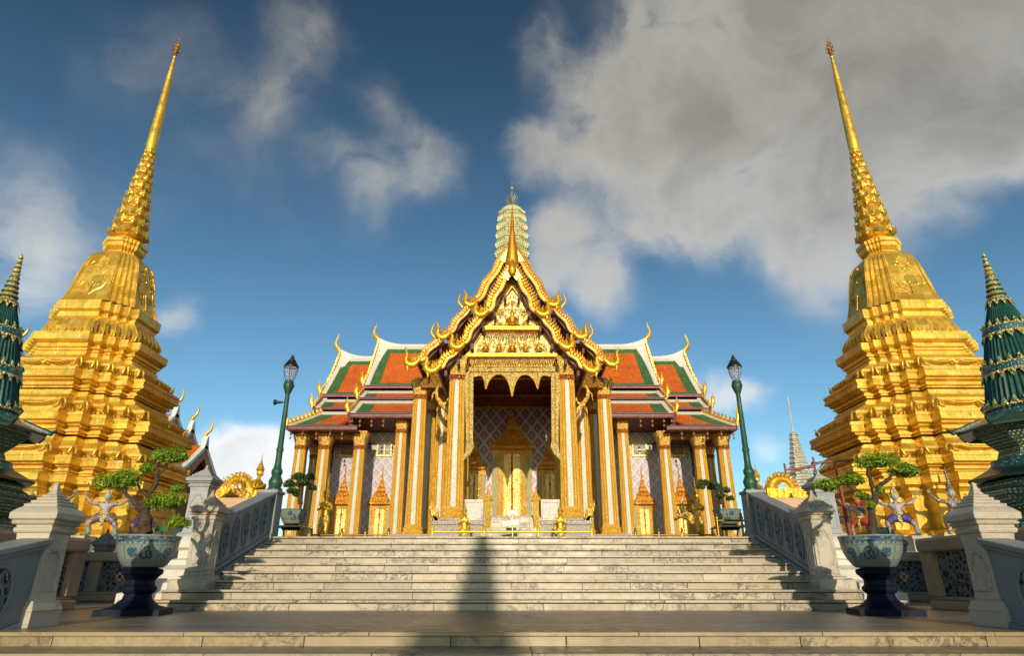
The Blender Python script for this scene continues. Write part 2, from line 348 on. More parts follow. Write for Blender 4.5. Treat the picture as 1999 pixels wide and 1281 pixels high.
M['tile_green'] = tiles('tile_green', (.09,.21,.07), (.055,.15,.05))
M['maroon'] = plain('maroon_paint', (.24,.06,.09), .5, c2=(.17,.045,.07), ns=4, bs=.1)
M['soffit'] = plain('soffit_paint', (.17,.055,.03), .6, c2=(.10,.03,.02), ns=2, bs=.2)
M['lilac_edge'] = plain('lilac_edge', (.24,.12,.16), .45, c2=(.18,.08,.11), ns=6)
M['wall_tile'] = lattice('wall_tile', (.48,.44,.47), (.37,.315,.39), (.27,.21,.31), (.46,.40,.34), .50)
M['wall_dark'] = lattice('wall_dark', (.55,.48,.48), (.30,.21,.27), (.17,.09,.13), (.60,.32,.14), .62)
M['mosaic_white'] = mosaic('mosaic_white', (.48,.47,.41), (.14,.30,.20), 11., dotr=(.14,.22), c2=(.42,.43,.38), dot2=(.55,.38,.12))
M['mosaic_band'] = mosaic('mosaic_band', (.30,.24,.20), (.62,.58,.50), 12., c2=(.18,.16,.14), dot2=(.35,.16,.2))
M['prang'] = mosaic('prang_mosaic', (.62,.53,.26), (.12,.30,.18), 3.2, dotr=(.22,.36), c2=(.46,.46,.26), dot2=(.45,.14,.08))
M['prang_green'] = plain('prang_green', (.13,.30,.18), .35, c2=(.30,.32,.16), ns=6)
M['prang_far'] = mosaic('prang_far', (.46,.45,.37), (.14,.24,.18), 2.2, dotr=(.25,.4), c2=(.42,.42,.34), dot2=(.4,.2,.15))
M['green_tile'] = plain('green_tile', (.012,.055,.045), .28, c2=(.02,.085,.06), ns=5, bs=.1)
M['green_roof'] = plain('green_roof', (.018,.055,.04), .3, c2=(.03,.075,.055), ns=5, bs=.2, bscale=12)
M['green_mosaic'] = mosaic('green_mosaic', (.05,.10,.06), (.66,.62,.36), 12., dotr=(.30,.40), c2=(.08,.14,.08), dot2=(.40,.42,.44))
M['blue_mosaic'] = mosaic('blue_mosaic', (.012,.06,.09), (.60,.60,.58), 16., dotr=(.22,.32), c2=(.02,.12,.13), dot2=(.04,.18,.24))
M['gem'] = plain('gem_green', (.01,.20,.16), .2, c2=(.02,.28,.2), ns=8, bs=0)
M['lamp_green'] = plain('lamp_green', (.028,.10,.062), .42, .2, c2=(.018,.07,.045), ns=7, bs=.15, bscale=40)
M['black_metal'] = plain('black_metal', (.03,.03,.035), .4, .5, ns=6)
M['porcelain_blue'] = None
M['navy'] = plain('navy_glaze', (.010,.014,.032), .55, c2=(.006,.008,.020), ns=4, bs=.15, bscale=14)
M['navy'].node_tree.nodes['Principled BSDF'].inputs['Specular IOR Level'].default_value = .10
M['ink'] = plain('ink_blue', (.015,.02,.035), .3, ns=9, bs=0)
M['bark'] = plain('bark', (.085,.055,.032), .85, c2=(.05,.034,.02), ns=14, bs=.9, bscale=26, bd=.04)
M['soil'] = plain('soil', (.10,.07,.045), .95, ns=18, bs=.8, bscale=40)
M['red_paint'] = plain('red_paint', (.30,.03,.025), .5, c2=(.2,.03,.03), ns=9)
M['white_paper'] = plain('white_paper', (.80,.80,.78), .6, bs=0)
M['sign_green'] = plain('sign_green', (.015,.13,.045), .4, bs=0)
M['pavement'] = marble('pavement', (.22,.18,.13), (.17,.14,.105), rough=.55, vamt=.35, vs=.5)
M['glass_pane'] = plain('window_glass', (.20,.24,.27), .12, c2=(.28,.32,.35), ns=1.6, bs=0)
def mk_glass():
    m, t, b = nodes_of('lantern_glass'); b.inputs['Base Color'].default_value = (.78,.80,.92,1); b.inputs['Roughness'].default_value = .08
    b.inputs['Transmission Weight'].default_value = .85; b.inputs['IOR'].default_value = 1.1; return m
M['glass'] = mk_glass()
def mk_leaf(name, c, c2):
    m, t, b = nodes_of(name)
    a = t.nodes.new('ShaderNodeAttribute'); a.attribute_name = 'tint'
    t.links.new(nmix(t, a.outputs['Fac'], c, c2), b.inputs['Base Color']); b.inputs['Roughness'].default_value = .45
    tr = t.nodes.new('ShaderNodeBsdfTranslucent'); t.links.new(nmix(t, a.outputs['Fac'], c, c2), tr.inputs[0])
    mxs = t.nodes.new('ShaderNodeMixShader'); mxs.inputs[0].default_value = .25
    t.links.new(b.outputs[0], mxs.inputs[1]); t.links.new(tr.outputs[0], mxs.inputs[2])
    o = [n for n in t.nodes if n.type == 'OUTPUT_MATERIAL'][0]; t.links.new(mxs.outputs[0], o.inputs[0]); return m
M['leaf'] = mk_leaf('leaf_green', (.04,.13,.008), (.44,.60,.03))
M['leaf_pine'] = mk_leaf('leaf_pine', (.02,.06,.012), (.12,.22,.03))
def mk_porcelain():
    m, t, b = nodes_of('porcelain'); oc = ocoord(t); b.inputs['Roughness'].default_value = .2
    s = t.nodes.new('ShaderNodeSeparateXYZ'); t.links.new(oc, s.inputs[0])
    ang = nmath(t, 'DIVIDE', nmath(t, 'ARCTAN2', s.outputs[1], s.outputs[0]), 2*pi)
    cream = (.20,.25,.21); blue = (.015,.055,.13)
    z = s.outputs[2]
    def band(a0, a1): return nmath(t, 'MULTIPLY', nramp(t, z, a0, a0+.006), nramp(t, z, a1-.006, a1, 1, 0))
    flor = nramp(t, nnoise(t, 24, 5, .7), .46, .52)
    tri = nmath(t, 'ABSOLUTE', nmath(t, 'SUBTRACT', nmath(t, 'FRACT', nmath(t, 'MULTIPLY', ang, 34.)), .5))
    trim = nramp(t, nmath(t, 'SUBTRACT', nmath(t, 'ADD', nmath(t, 'MULTIPLY', tri, .09), .895), z), -.004, .004)
    col = nmix(t, nmath(t, 'MULTIPLY', band(.955, 1.005), flor), cream, blue)
    b2 = nmath(t, 'MULTIPLY', band(.895, .955), nmath(t, 'SUBTRACT', 1., nramp(t, nmath(t, 'SUBTRACT', nmath(t, 'ADD', nmath(t, 'MULTIPLY', tri, .09), .897), z), -.003, .003)))
    col = nmix(t, nmath(t, 'MULTIPLY', b2, nramp(t, nnoise(t, 30, 4), .42, .5)), col, blue)
    pan = nmath(t, 'FRACT', nmath(t, 'ADD', nmath(t, 'MULTIPLY', ang, 10.), .0))
    pd = nmath(t, 'ABSOLUTE', nmath(t, 'SUBTRACT', pan, .5))
    mid = band(.70, .885)
    ln = nmath(t, 'ADD', nmath(t, 'MULTIPLY', nramp(t, pd, .455, .465), nramp(t, pd, .475, .485, 1, 0)), nramp(t, pd, .49, .498))
    col = nmix(t, nmath(t, 'MULTIPLY', ln, mid, clamp=True), col, blue)
    fz = nmath(t, 'DIVIDE', nmath(t, 'SUBTRACT', z, .795), .075); fx = nmath(t, 'DIVIDE', nmath(t, 'SUBTRACT', pan, .5), .34)
    rr = nmath(t, 'SQRT', nmath(t, 'ADD', nmath(t, 'MULTIPLY', fz, fz), nmath(t, 'MULTIPLY', fx, fx)))
    odd = nmath(t, 'GREATER_THAN', nmath(t, 'FRACT', nmath(t, 'MULTIPLY', nmath(t, 'FLOOR', nmath(t, 'MULTIPLY', ang, 10.)), .5)), .25)
    fl = nmath(t, 'MULTIPLY', nmath(t, 'MULTIPLY', nramp(t, rr, .8, 1., 1, 0), nramp(t, nnoise(t, 40, 5, .7), .40, .47)), nmath(t, 'MULTIPLY', mid, odd))
    col = nmix(t, fl, col, blue)
    for zz in (.69, .89, .952, .64): col = nmix(t, band(zz-.004, zz+.008), col, blue)
    dots = nramp(t, nmath(t, 'ABSOLUTE', nmath(t, 'SUBTRACT', nmath(t, 'FRACT', nmath(t, 'MULTIPLY', ang, 44.)), .5)), .2, .26, 1, 0)
    col = nmix(t, nmath(t, 'MULTIPLY', dots, band(.655, .675)), col, blue)
    col = nmix(t, nramp(t, nnoise(t, 3, 4), .3, .8, 0, .25), col, (.30,.36,.33))
    t.links.new(col, b.inputs['Base Color']); return m
M['porcelain'] = mk_porcelain()
def mk_pierced(name, c, hole, scale):
    m, t, b = nodes_of(name); oc = ocoord(t)
    d = nvor(t, scale, 'DISTANCE_TO_EDGE'); n = nnoise(t, scale*1.3, 3, .5, None, 1.5)
    hm = nmath(t, 'MULTIPLY', nramp(t, d, .10, .14), nramp(t, n, .44, .50))
    t.links.new(nmix(t, hm, nmix(t, nnoise(t, 5, 4), c, tuple(x*.7 for x in c)), hole), b.inputs['Base Color']); b.inputs['Roughness'].default_value = .7
    nbump(t, b, nmath(t, 'MULTIPLY', hm, -1.), 1., .03); return m
M['pierced'] = mk_pierced('pierced_stone', (.20,.21,.22), (.012,.012,.014), 11)
M['pierced_side'] = mk_pierced('pierced_panel', (.19,.19,.185), (.008,.008,.008), 9)

# ---------------------------------------------------------------- ground, steps, terrace
TZ = 1.35                                   # terrace floor level
mb = MB(); mb.add([(-250,-120,-1.2),(250,-120,-1.2),(250,400,-1.2),(-250,400,-1.2)], [(0,1,2,3)]); mb.build('ground', M['pavement'], kind='structure')
M['dark_tone'] = plain('dark_tone', (.075,.055,.035), .9, ns=8)
def slabs(mb, x0, x1, y0, y1, z0, z1, lo=.8, hi=1.9, gap=.006):
    x = x0
    while x < x1-1e-6:
        w = min(random.uniform(lo, hi), x1-x)
        if x1-x-w < .4: w = x1-x
        mb.box(x+gap/2, x+w-gap/2, y0, y1, z0, z1, random.random()); x += w
def flight(name, steps, hw, mt='marble'):
    """steps: list of (front_y, depth, z_bottom, z_top, half width)"""
    mb = MB(); gr = MB()
    for (y, d, z0, z1, w) in steps:
        slabs(mb, -w, w, y, y+.08, z0, z1-.035)
        slabs(mb, -w-.02, w+.02, y-.03, y+d+.03, z1-.035, z1, 1.2, 2.4, .004)
        mb.box(-w+.01, w-.01, y+.03, y+d+.03, z0-.3, z1-.04, .4)
        gr.box(-w+.005, w-.005, y-.006, y+.02, z1-.052, z1-.0355)  # thin dark brown strip along the riser under each nosing
    o = mb.build(name, M[mt], kind='structure', bevel=.006)
    gr.build('nosing_strip', M['dark_tone'], o); return o
up = []
for k in range(1, 10):
    y = 10.33+.485*k; w = 5.29
    if k == 1: w = 6.15
    elif k == 2: w = 5.75
    elif k == 3: w = 5.42
    up.append((y, .485 if k < 9 else .6, .15*(k-1), .15*k, w))
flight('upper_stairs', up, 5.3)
lo = []; zt = 0.0; y = 6.28
for k in range(1, 11):
    h = .12; d = .56; zt -= h; y -= d
    lo.append((y, d, zt-h, zt, 4.66))
flight('lower_stairs', lo, 4.7, 'marble_warm_dim')
# landing: floor slabs + front edge of the landing
mb = MB()
slabs(mb, -5.2, 5.2, 6.28, 6.36, -.12, -.035, .9, 1.8)
slabs(mb, -5.2, 5.2, 6.25, 6.62, -.035, .0, 1.2, 2.4, .004)
mb.box(-5.2, 5.2, 6.37, 7.0, -1.2, -.04, .4)
ld_ = mb.build('landing_edge', M['marble_warm_dim'], kind='structure', bevel=.006); mb = MB()
yy = 6.62
while yy < 10.82:
    d = min(.72, 10.84-yy); slabs(mb, -7.6, 7.6, yy+.002, yy+d-.002, -.2, .0 if yy > 6.63 else -.0005, 1.0, 1.5, .004); yy += d
mb.build('landing', M['marble_floor'], kind='structure')
mb = MB(); mb.box(-120, 120, 7.0, 120, -1.25, -.012, .5); mb.box(-120, -5.0, 6.7, 7.1, -1.25, -.02, .3); mb.box(5.0, 120, 6.7, 7.1, -1.25, -.02, .3)
mb.build('courtyard_floor', M['pavement'], kind='structure')
TX = 7.15
mb = MB(); mb.box(-TX, TX, 15.25, 22.0, .2, TZ-.04, .4)
yy = 15.27
while yy < 22:
    slabs(mb, -TX, TX, yy, yy+.6-.004, TZ-.04, TZ, 1.0, 1.4, .004); yy += .6
mb.box(-13.5, 13.5, 22.0, 46, 0, TZ-.003, .4)
mb.build('terrace_floor', M['marble_floor'], kind='structure')

# moulded white retaining walls either side of the upper stairs
def ret_wall(s, label):
    t = thing('retaining_wall', label, 'wall', (s*6.4, 15.0, 0), 'white retaining walls of the terrace')
    prof = [(14.0,0),(14.0,.20),(14.15,.26),(14.15,.40),(14.35,.46),(14.40,.66),(14.62,.76),(14.62,.86),(14.74,.90),(14.74,1.06),(14.62,1.12),(14.66,1.26),(14.72,1.35),(15.3,1.35),(15.3,0)]
    prof2 = [(y+ .0, z) for y, z in prof]
    mb = MB()
    # front run and returning side run share the profile
    n = len(prof2); ringA = []; ringB = []; ringC = []
    for (y, z) in prof2:
        o = 14.9-y
        ringA.append((s*5.32, y, z)); ringB.append((s*(TX+o), y, z)); ringC.append((s*(TX+o), 24.0, z))
    mb.loft([ringA, ringB], True); 
    ringB2 = [(s*(TX+14.9-y), y, z) for (y, z) in prof2]
    mb.loft([ringB2, ringC], True)
    mb.build('moulded_wall', M['plaster'], t, bevel=.012)
    fr = MB(); x = s*6.05
    for (a, b, c, d) in ((-.5,.5,.28,.30),(-.5,.5,.36,.38),(-.5,-.48,.28,.38),(.48,.5,.28,.38)): fr.box(x+a, x+b, 14.13, 14.16, c, d)
    fr.build('panel_moulding', M['plaster'], t)
    return t
ret_wall(-1, 'white moulded plaster retaining wall behind the left flower pot')
ret_wall(1, 'white moulded plaster retaining wall behind the right flower pot')

# stone posts with stepped pyramid caps
def post_mesh(w, h, basez, seed=0):
    """returns (base, shaft, cap) builders centred on 0,0; w = shaft width, h total height"""
    b = MB(); hb = w*.5
    def sq(r, z): return [(-r,-r,z),(r,-r,z),(r,r,z),(-r,r,z)]
    b.loft([sq(hb*1.22,0), sq(hb*1.22,basez*.60), sq(hb*1.26,basez*.64), sq(hb*1.22,basez*.70), sq(hb*1.10,basez*.92), sq(hb*1.10,basez)], tint=random.random())
    s = MB(); zs = h-.52
    s.loft([sq(hb*.94,basez-.002), sq(hb*.90, basez+.06), sq(hb*.86,zs-.1), sq(hb*.92,zs)], tint=random.random())
    # raised ogee frames on all four faces
    for q in range(4):
        R = Matrix.Rotation(q*pi/2, 3, 'Z'); y = -hb*.885
        pl = [(-hb*.6, basez+.09), (-hb*.6, zs-.36), (-hb*.18, zs-.16), (0, zs-.20), (hb*.18, zs-.16), (hb*.6, zs-.36), (hb*.6, basez+.09), (-hb*.6, basez+.09)]
        P = [R @ Vector((px, y, pz)) for px, pz in pl]
        for i in range(len(P)-1): s.tube([P[i], P[i+1]], .015, 4)
    c = MB(); k = hb
    prof = [(1.0,zs-.001),(1.06,zs+.02),(1.06,zs+.045),(.98,zs+.055),(.98,zs+.075),(1.14,zs+.085),(1.20,zs+.10),(1.10,zs+.115),(1.30,zs+.135),(1.31,zs+.195),(1.12,zs+.235),
            (.92,zs+.265),(.95,zs+.285),(.73,zs+.30),(.76,zs+.322),(.56,zs+.335),(.59,zs+.356),(.41,zs+.368),(.43,zs+.386),(.30,zs+.396),(.17,zs+.44),(.11,zs+.485),(.14,zs+.505),(.02,zs+.53)]
    c.loft([sq(k*a, z) for a, z in prof], tint=random.random())
    return b, s, c
def stone_post(loc, w, h, basez, label, group, mat='marble_post'):
    t = thing('stone_post', label, 'post', loc, group)
    for mbk, nm in zip(post_mesh(w, h, basez), ('base', 'shaft', 'cap')):
        mbk.v = [(p[0]+loc[0], p[1]+loc[1], p[2]+loc[2]) for p in mbk.v]
        mbk.build(nm, M[mat], t, bevel=.006)
    return t
G1 = 'marble posts at the foot of the balustrades'
stone_post((4.93, 6.93, 0), .37, 1.40, .24, 'marble post with pyramid cap in the right foreground, at the top of the lower steps', G1)
stone_post((-4.86, 6.93, 0), .37, 1.40, .24, 'marble post with pyramid cap in the left foreground, at the top of the lower steps', G1)
def base_block(s, label):
    t = thing('post_plinth', label, 'plinth', (s*5.38, 11.75, .0), 'marble plinths under the inner posts')
    mb = MB(); x0, x1 = sorted((s*5.10, s*5.72))
    mb.box(x0, x1, 11.34, 12.1, .15, .46, .35); mb.build('block', M['marble_post'], t, bevel=.035)
    return t
base_block(1, 'weathered marble block under the inner right post of the stairs'); base_block(-1, 'weathered marble block under the inner left post of the stairs')
stone_post((5.38, 11.72, .46), .40, 1.49, .06, 'marble post with pyramid cap where the right balustrade of the upper stairs begins', G1)
stone_post((-5.38, 11.72, .46), .40, 1.49, .06, 'marble post with pyramid cap where the left balustrade of the upper stairs begins', G1)
G2 = 'weathered corner posts of the terrace'
stone_post((-TX-.02, 15.1, TZ), .47, 1.62, .1, 'weathered grey post at the left front corner of the terrace', G2, 'stone_dark' if 0 else 'marble_grey')
stone_post((TX+.02, 15.1, TZ), .47, 1.50, .1, 'weathered grey post at the right front corner of the terrace', G2, 'marble_grey')

def ellipse_ring(mb, c, ry, rz, r, face, n=20, mi=0):     # ring in the YZ plane
    P = [(c[0], c[1]+ry*cos(2*pi*i/n), c[2]+rz*sin(2*pi*i/n)) for i in range(n+1)]
    for i in range(n): mb.tube([P[i], P[i+1]], r, 5)
def sloped_balustrade(s, x_in, y0, z0, y1, z1, nov, label, group, lamp_block=False, h=.86, th=.22):
    """wall along Y from (y0, z0) up to (y1, z1); z = foot of wall; inner face at |x|=x_in"""
    t = thing('stair_balustrade', label, 'balustrade', (s*(x_in+th/2), (y0+y1)/2, min(z0, z1)), group)
    X = lambda a: s*(x_in+a)
    sl = (z1-z0)/(y1-y0); f = lambda y: z0+(y-y0)*sl
    b = MB()
    b.hexa([(X(.03), y0, f(y0)-.5), (X(th-.03), y0, f(y0)-.5), (X(th-.03), y1, f(y1)-.5), (X(.03), y1, f(y1)-.5)],
           [(X(.03), y0, f(y0)+h-.1), (X(th-.03), y0, f(y0)+h-.1), (X(th-.03), y1, f(y1)+h-.1), (X(.03), y1, f(y1)+h-.1)])
    b.build('panel_wall', M['stone_grey'], t)
    c = MB()
    def bar(a0, a1, lo, hi):
        c.hexa([(X(a0), y0, f(y0)+lo), (X(a1), y0, f(y0)+lo), (X(a1), y1, f(y1)+lo), (X(a0), y1, f(y1)+lo)],
               [(X(a0), y0, f(y0)+hi), (X(a1), y0, f(y0)+hi), (X(a1), y1, f(y1)+hi), (X(a0), y1, f(y1)+hi)])
    bar(-.05, th+.05, h-.06, h); bar(-.02, th+.02, h-.10, h-.062)
    c.build('coping', M['stone_grey'], t, bevel=.012)
    c = MB()
    bar(-.01, .10, -.03, .045); bar(-.035, .04, -.5, -.06)
    c.build('foot_moulding', M['stone_grey'], t, bevel=.01)
    r = MB(); ymin, ymax = y0+.25, y1-.18; stp = (ymax-ymin)/nov
    for i in range(nov):
        yc = ymin+(i+.5)*stp; zc = f(yc)+(h-.1)*.52; ry = stp*.30; rz = (h-.1)*.36
        q = thing_panel = MB()
        n = 22
        q.hexa([(X(.012), yc+ry*cos(2*pi*k/n), zc+sl*ry*cos(2*pi*k/n)+rz*sin(2*pi*k/n)) for k in range(n)],
               [(X(.05), yc+ry*cos(2*pi*k/n), zc+sl*ry*cos(2*pi*k/n)+rz*sin(2*pi*k/n)) for k in range(n)])
        ov = q.build('pierced_oval', M['pierced'], t); r = MB()
        P = [(X(.012), yc+ry*1.06*cos(2*pi*k/n), zc+sl*ry*cos(2*pi*k/n)+rz*1.06*sin(2*pi*k/n)) for k in range(n+1)]
        for k in range(n): r.tube([P[k], P[k+1]], .016, 5)
        # carved scrolls standing in the opening
        for sg in (-1, 1):
            for zz in (-.55, 0, .55):
                C = (zc+zz*rz+ .0); pts = []
                for j in range(9):
                    a = j/8*1.6*pi; rad = ry*.42*(1-.07*j)
                    pts.append((X(.006), yc+sg*ry*.36+rad*cos(a)*sg*.6, C+sl*sg*ry*.3+rad*sin(a)))
                r.tube(pts, .010, 4)
        r.build('oval_moulding', M['stone_grey'], ov, smooth=40)
    if lamp_block:
        lb = MB(); xa, xb = sorted((X(-.04), X(th+.14)))
        lb.box(xa, xb, y1-.02, y1+.42, f(y1)-.5, f(y1)+h-.02); lb.box(xa-.03, xb+.03, y1-.05, y1+.45, f(y1)+h-.02, f(y1)+h+.05)
        lb.build('end_pier', M['stone_grey'], t, bevel=.015)
        tb = MB(); tb.tube([(X(-.045), y1-.04, f(y1)+.02), (X(-.045), y1-.04, f(y1)+h-.06)], .022, 6); tb.build('corner_bead', M['stone_grey'], t, smooth=50)
    return t
G3 = 'stone balustrades of the upper stairs'
sloped_balustrade(1, 5.29, 11.9, .55, 14.55, 1.37, 5, 'grey stone balustrade with carved ovals along the right side of the upper stairs', G3, True, h=.92)
sloped_balustrade(-1, 5.29, 11.9, .55, 14.55, 1.37, 5, 'grey stone balustrade with carved ovals along the left side of the upper stairs', G3, True, h=.92)
G4 = 'stone balustrades of the lower stairs'
sloped_balustrade(1, 4.76, 1.2, -1.16, 6.78, .03, 7, 'dark grey balustrade with carved ovals cut off by the right edge of the picture', G4, h=.80)
sloped_balustrade(-1, 4.70, 1.2, -1.16, 6.78, .03, 7, 'dark grey balustrade with carved ovals cut off by the left edge of the picture', G4, h=.80)

# terrace parapets with orange coping
def parapet(s, label):
    t = thing('terrace_parapet', label, 'balustrade', (s*6.2, 15.0, TZ), 'orange coped parapets at the front of the terrace')
    x0, x1 = sorted((s*5.62, s*(TX-.42)))
    mb = MB(); mb.box(x0, x1, 14.86, 15.26, TZ+.62, TZ+.86); mb.build('coping', M['coping'], t, bevel=.03)
    mb = MB(); mb.box(x0, x1, 14.98, 15.12, TZ, TZ+.12)
    n = 2
    for i in range(n+1):
        xx = x0+(x1-x0)*i/n; mb.box(xx-.09, xx+.09, 14.94, 15.16, TZ+.001, TZ+.62)
    mb.build('frame', M['stone_brown'], t, bevel=.01)
    for i in range(n):
        q = MB(); xa = x0+(x1-x0)*i/n+.09; xb = x0+(x1-x0)*(i+1)/n-.09
        q.box(xa, xb, 15.02, 15.08, TZ+.12, TZ+.62); q.build('pierced_panel', M['pierced_side'], t)
    return t
parapet(-1, 'orange coped parapet beside the left lamp post'); parapet(1, 'orange coped parapet beside the right lamp post')

# side balustrades of the landing
def low_rail(label, group, P0, P1, z0, panels, cross=True, endblock=True, h=1.1):
    """pierced low wall from P0 to P1 (x, y)"""
    a = Vector((P0[0], P0[1], 0)); b = Vector((P1[0], P1[1], 0)); Lg = (b-a).length; d = (b-a)/Lg; nrm = Vector((-d.y, d.x, 0))
    t = thing('low_balustrade', label, 'balustrade', (P0[0], P0[1], z0), group)
    def bx(mb, u0, u1, v0, v1, z_0, z_1):
        B = [a+d*u0+nrm*v0, a+d*u1+nrm*v0, a+d*u1+nrm*v1, a+d*u0+nrm*v1]
        mb.hexa([(p.x, p.y, z0+z_0) for p in B], [(p.x, p.y, z0+z_1) for p in B])
    c = MB(); bx(c, -.12, Lg+.12, -.2, .2, h-.22, h); c.build('coping', M['stone_brown'], t, bevel=.05)
    c = MB(); bx(c, -.1, Lg+.1, -.17, .17, 0, .14); bx(c, -.04, Lg+.04, -.11, .11, .14, .2)
    c.build('foot', M['stone_brown'], t, bevel=.02)
    for i in range(panels+1):
        c = MB(); u = Lg*i/panels; bx(c, u-.15, u+.15, -.13, .13, .2, h-.22); c.build('pillar', M['stone_brown'], t, bevel=.01)
    for i in range(panels):
        c = MB(); u0 = Lg*i/panels+.15; u1 = Lg*(i+1)/panels-.15
        bx(c, u0, u1, -.03, .03, .2, h-.22); c.build('pierced_panel', M['pierced_side'], t)
        if cross:
            c = MB(); um = (u0+u1)/2; zm = (.2+h-.22)/2
            for sg in (-1, 1):
                v0, v1 = sorted((sg*.032, sg*.045))
                bx(c, um-.10, um+.10, v0, v1, zm-.035, zm+.035); bx(c, um-.035, um+.035, v0, v1, zm-.10, zm+.10)
            c.build('cross_cutout', M['coping'], t)
    return t
G5 = 'low pierced balustrades round the courtyard'
low_rail('brown stone balustrade running away behind the right foreground post', G5, (7.05, 6.9), (7.05, 11.3), 0, 3, False)
low_rail('brown stone balustrade running away behind the left foreground post', G5, (-7.35, 6.9), (-7.35, 11.3), 0, 3, False)
low_rail('shaded pierced balustrade facing the viewer beyond the right flower pot', G5, (8.9, 16.6), (12.6, 16.6), 0, 3, True)
low_rail('shaded pierced balustrade facing the viewer beyond the left flower pot', G5, (-12.6, 16.6), (-8.9, 16.6), 0, 3, True)
G6 = 'small dark finial posts of the courtyard balustrade'
stone_post((9.75, 17.05, .0), .34, 1.68, .2, 'small dark finial post seen past the rim of the right flower pot', G6, 'stone_dark')
stone_post((-10.35, 17.05, .0), .34, 1.68, .2, 'small dark finial post seen between the left foreground post and the left flower pot', G6, 'stone_dark')

# ---------------------------------------------------------------- lamp posts
def lamp(loc, label):
    t = thing('street_lamp', label, 'street lamp', loc, 'green lamp posts flanking the stairs'); x, y, z = loc
    p = MB()
    p.lathe([(.17,0),(.17,.05),(.13,.08),(.15,.16),(.16,.22),(.12,.30),(.10,.36),(.125,.40),(.125,.46),(.09,.52),(.075,.62),(.07,.9),(.085,.93),(.085,.96),(.068,1.0),(.058,1.8),(.052,2.28),(.07,2.32),(.10,2.40),(.125,2.47),(.13,2.52),(.11,2.55),(.11,2.60),(.09,2.62)], loc, 20,
            mod=lambda a, k: 1+(.04*cos(8*a) if 3 < k < 18 else 0))
    p.build('pole', M['lamp_green'], t, smooth=40)
    g = MB(); g.lathe([(.075,2.62),(.13,2.74),(.155,2.86),(.16,2.97),(.155,2.97),(.125,2.74),(.07,2.63)], loc, 20); g.build('lantern_glass', M['glass'], t, smooth=40)
    f = MB()
    for k in range(4):
        a = k*pi/2+.2; f.tube([(x+r*cos(a), y+r*sin(a), z+zz) for r, zz in ((.078,2.62),(.134,2.74),(.160,2.86),(.165,2.97))], .006, 4)
    f.build('lantern_frame', M['black_metal'], t)
    b = MB(); b.lathe([(.02,2.62),(.025,2.70),(.045,2.76),(.04,2.84),(.015,2.90),(.002,2.91)], loc, 10); b.build('bulb', M['white'], t, smooth=50)
    c = MB(); c.lathe([(.175,2.955),(.18,2.985),(.15,3.03),(.135,3.07),(.10,3.10),(.095,3.14),(.055,3.17),(.05,3.21),(.03,3.23),(.035,3.26),(.012,3.27),(.004,3.31)], loc, 20); c.build('cap', M['black_metal'], t, smooth=35)
    return t
ll = lamp((-5.40, 14.78, 2.335), 'green lamp post with black capped lantern left of the stairs')
lamp((5.44, 14.78, 2.335), 'green lamp post with black capped lantern right of the stairs')
# speaker clipped on left lamp post
sp_ = thing('loudspeaker', 'small dark horn speaker clipped high on the left lamp post', 'loudspeaker', (-5.56, 14.78, 4.42))
mb = MB(); mb.lathe([(.02,-.10),(.03,-.02),(.035,.03),(.07,.10),(.075,.11),(.02,.06)], (0,0,0), 12)
mb.v = [(-5.58-p[2]*1., 14.78+p[1], 4.42+p[0]) for p in mb.v]; mb.build('horn', M['black_metal'], sp_, smooth=40)
mb = MB(); mb.tube([(-5.50,14.78,4.42),(-5.43,14.78,4.42)], .012, 6); mb.build('bracket', M['black_metal'], sp_)

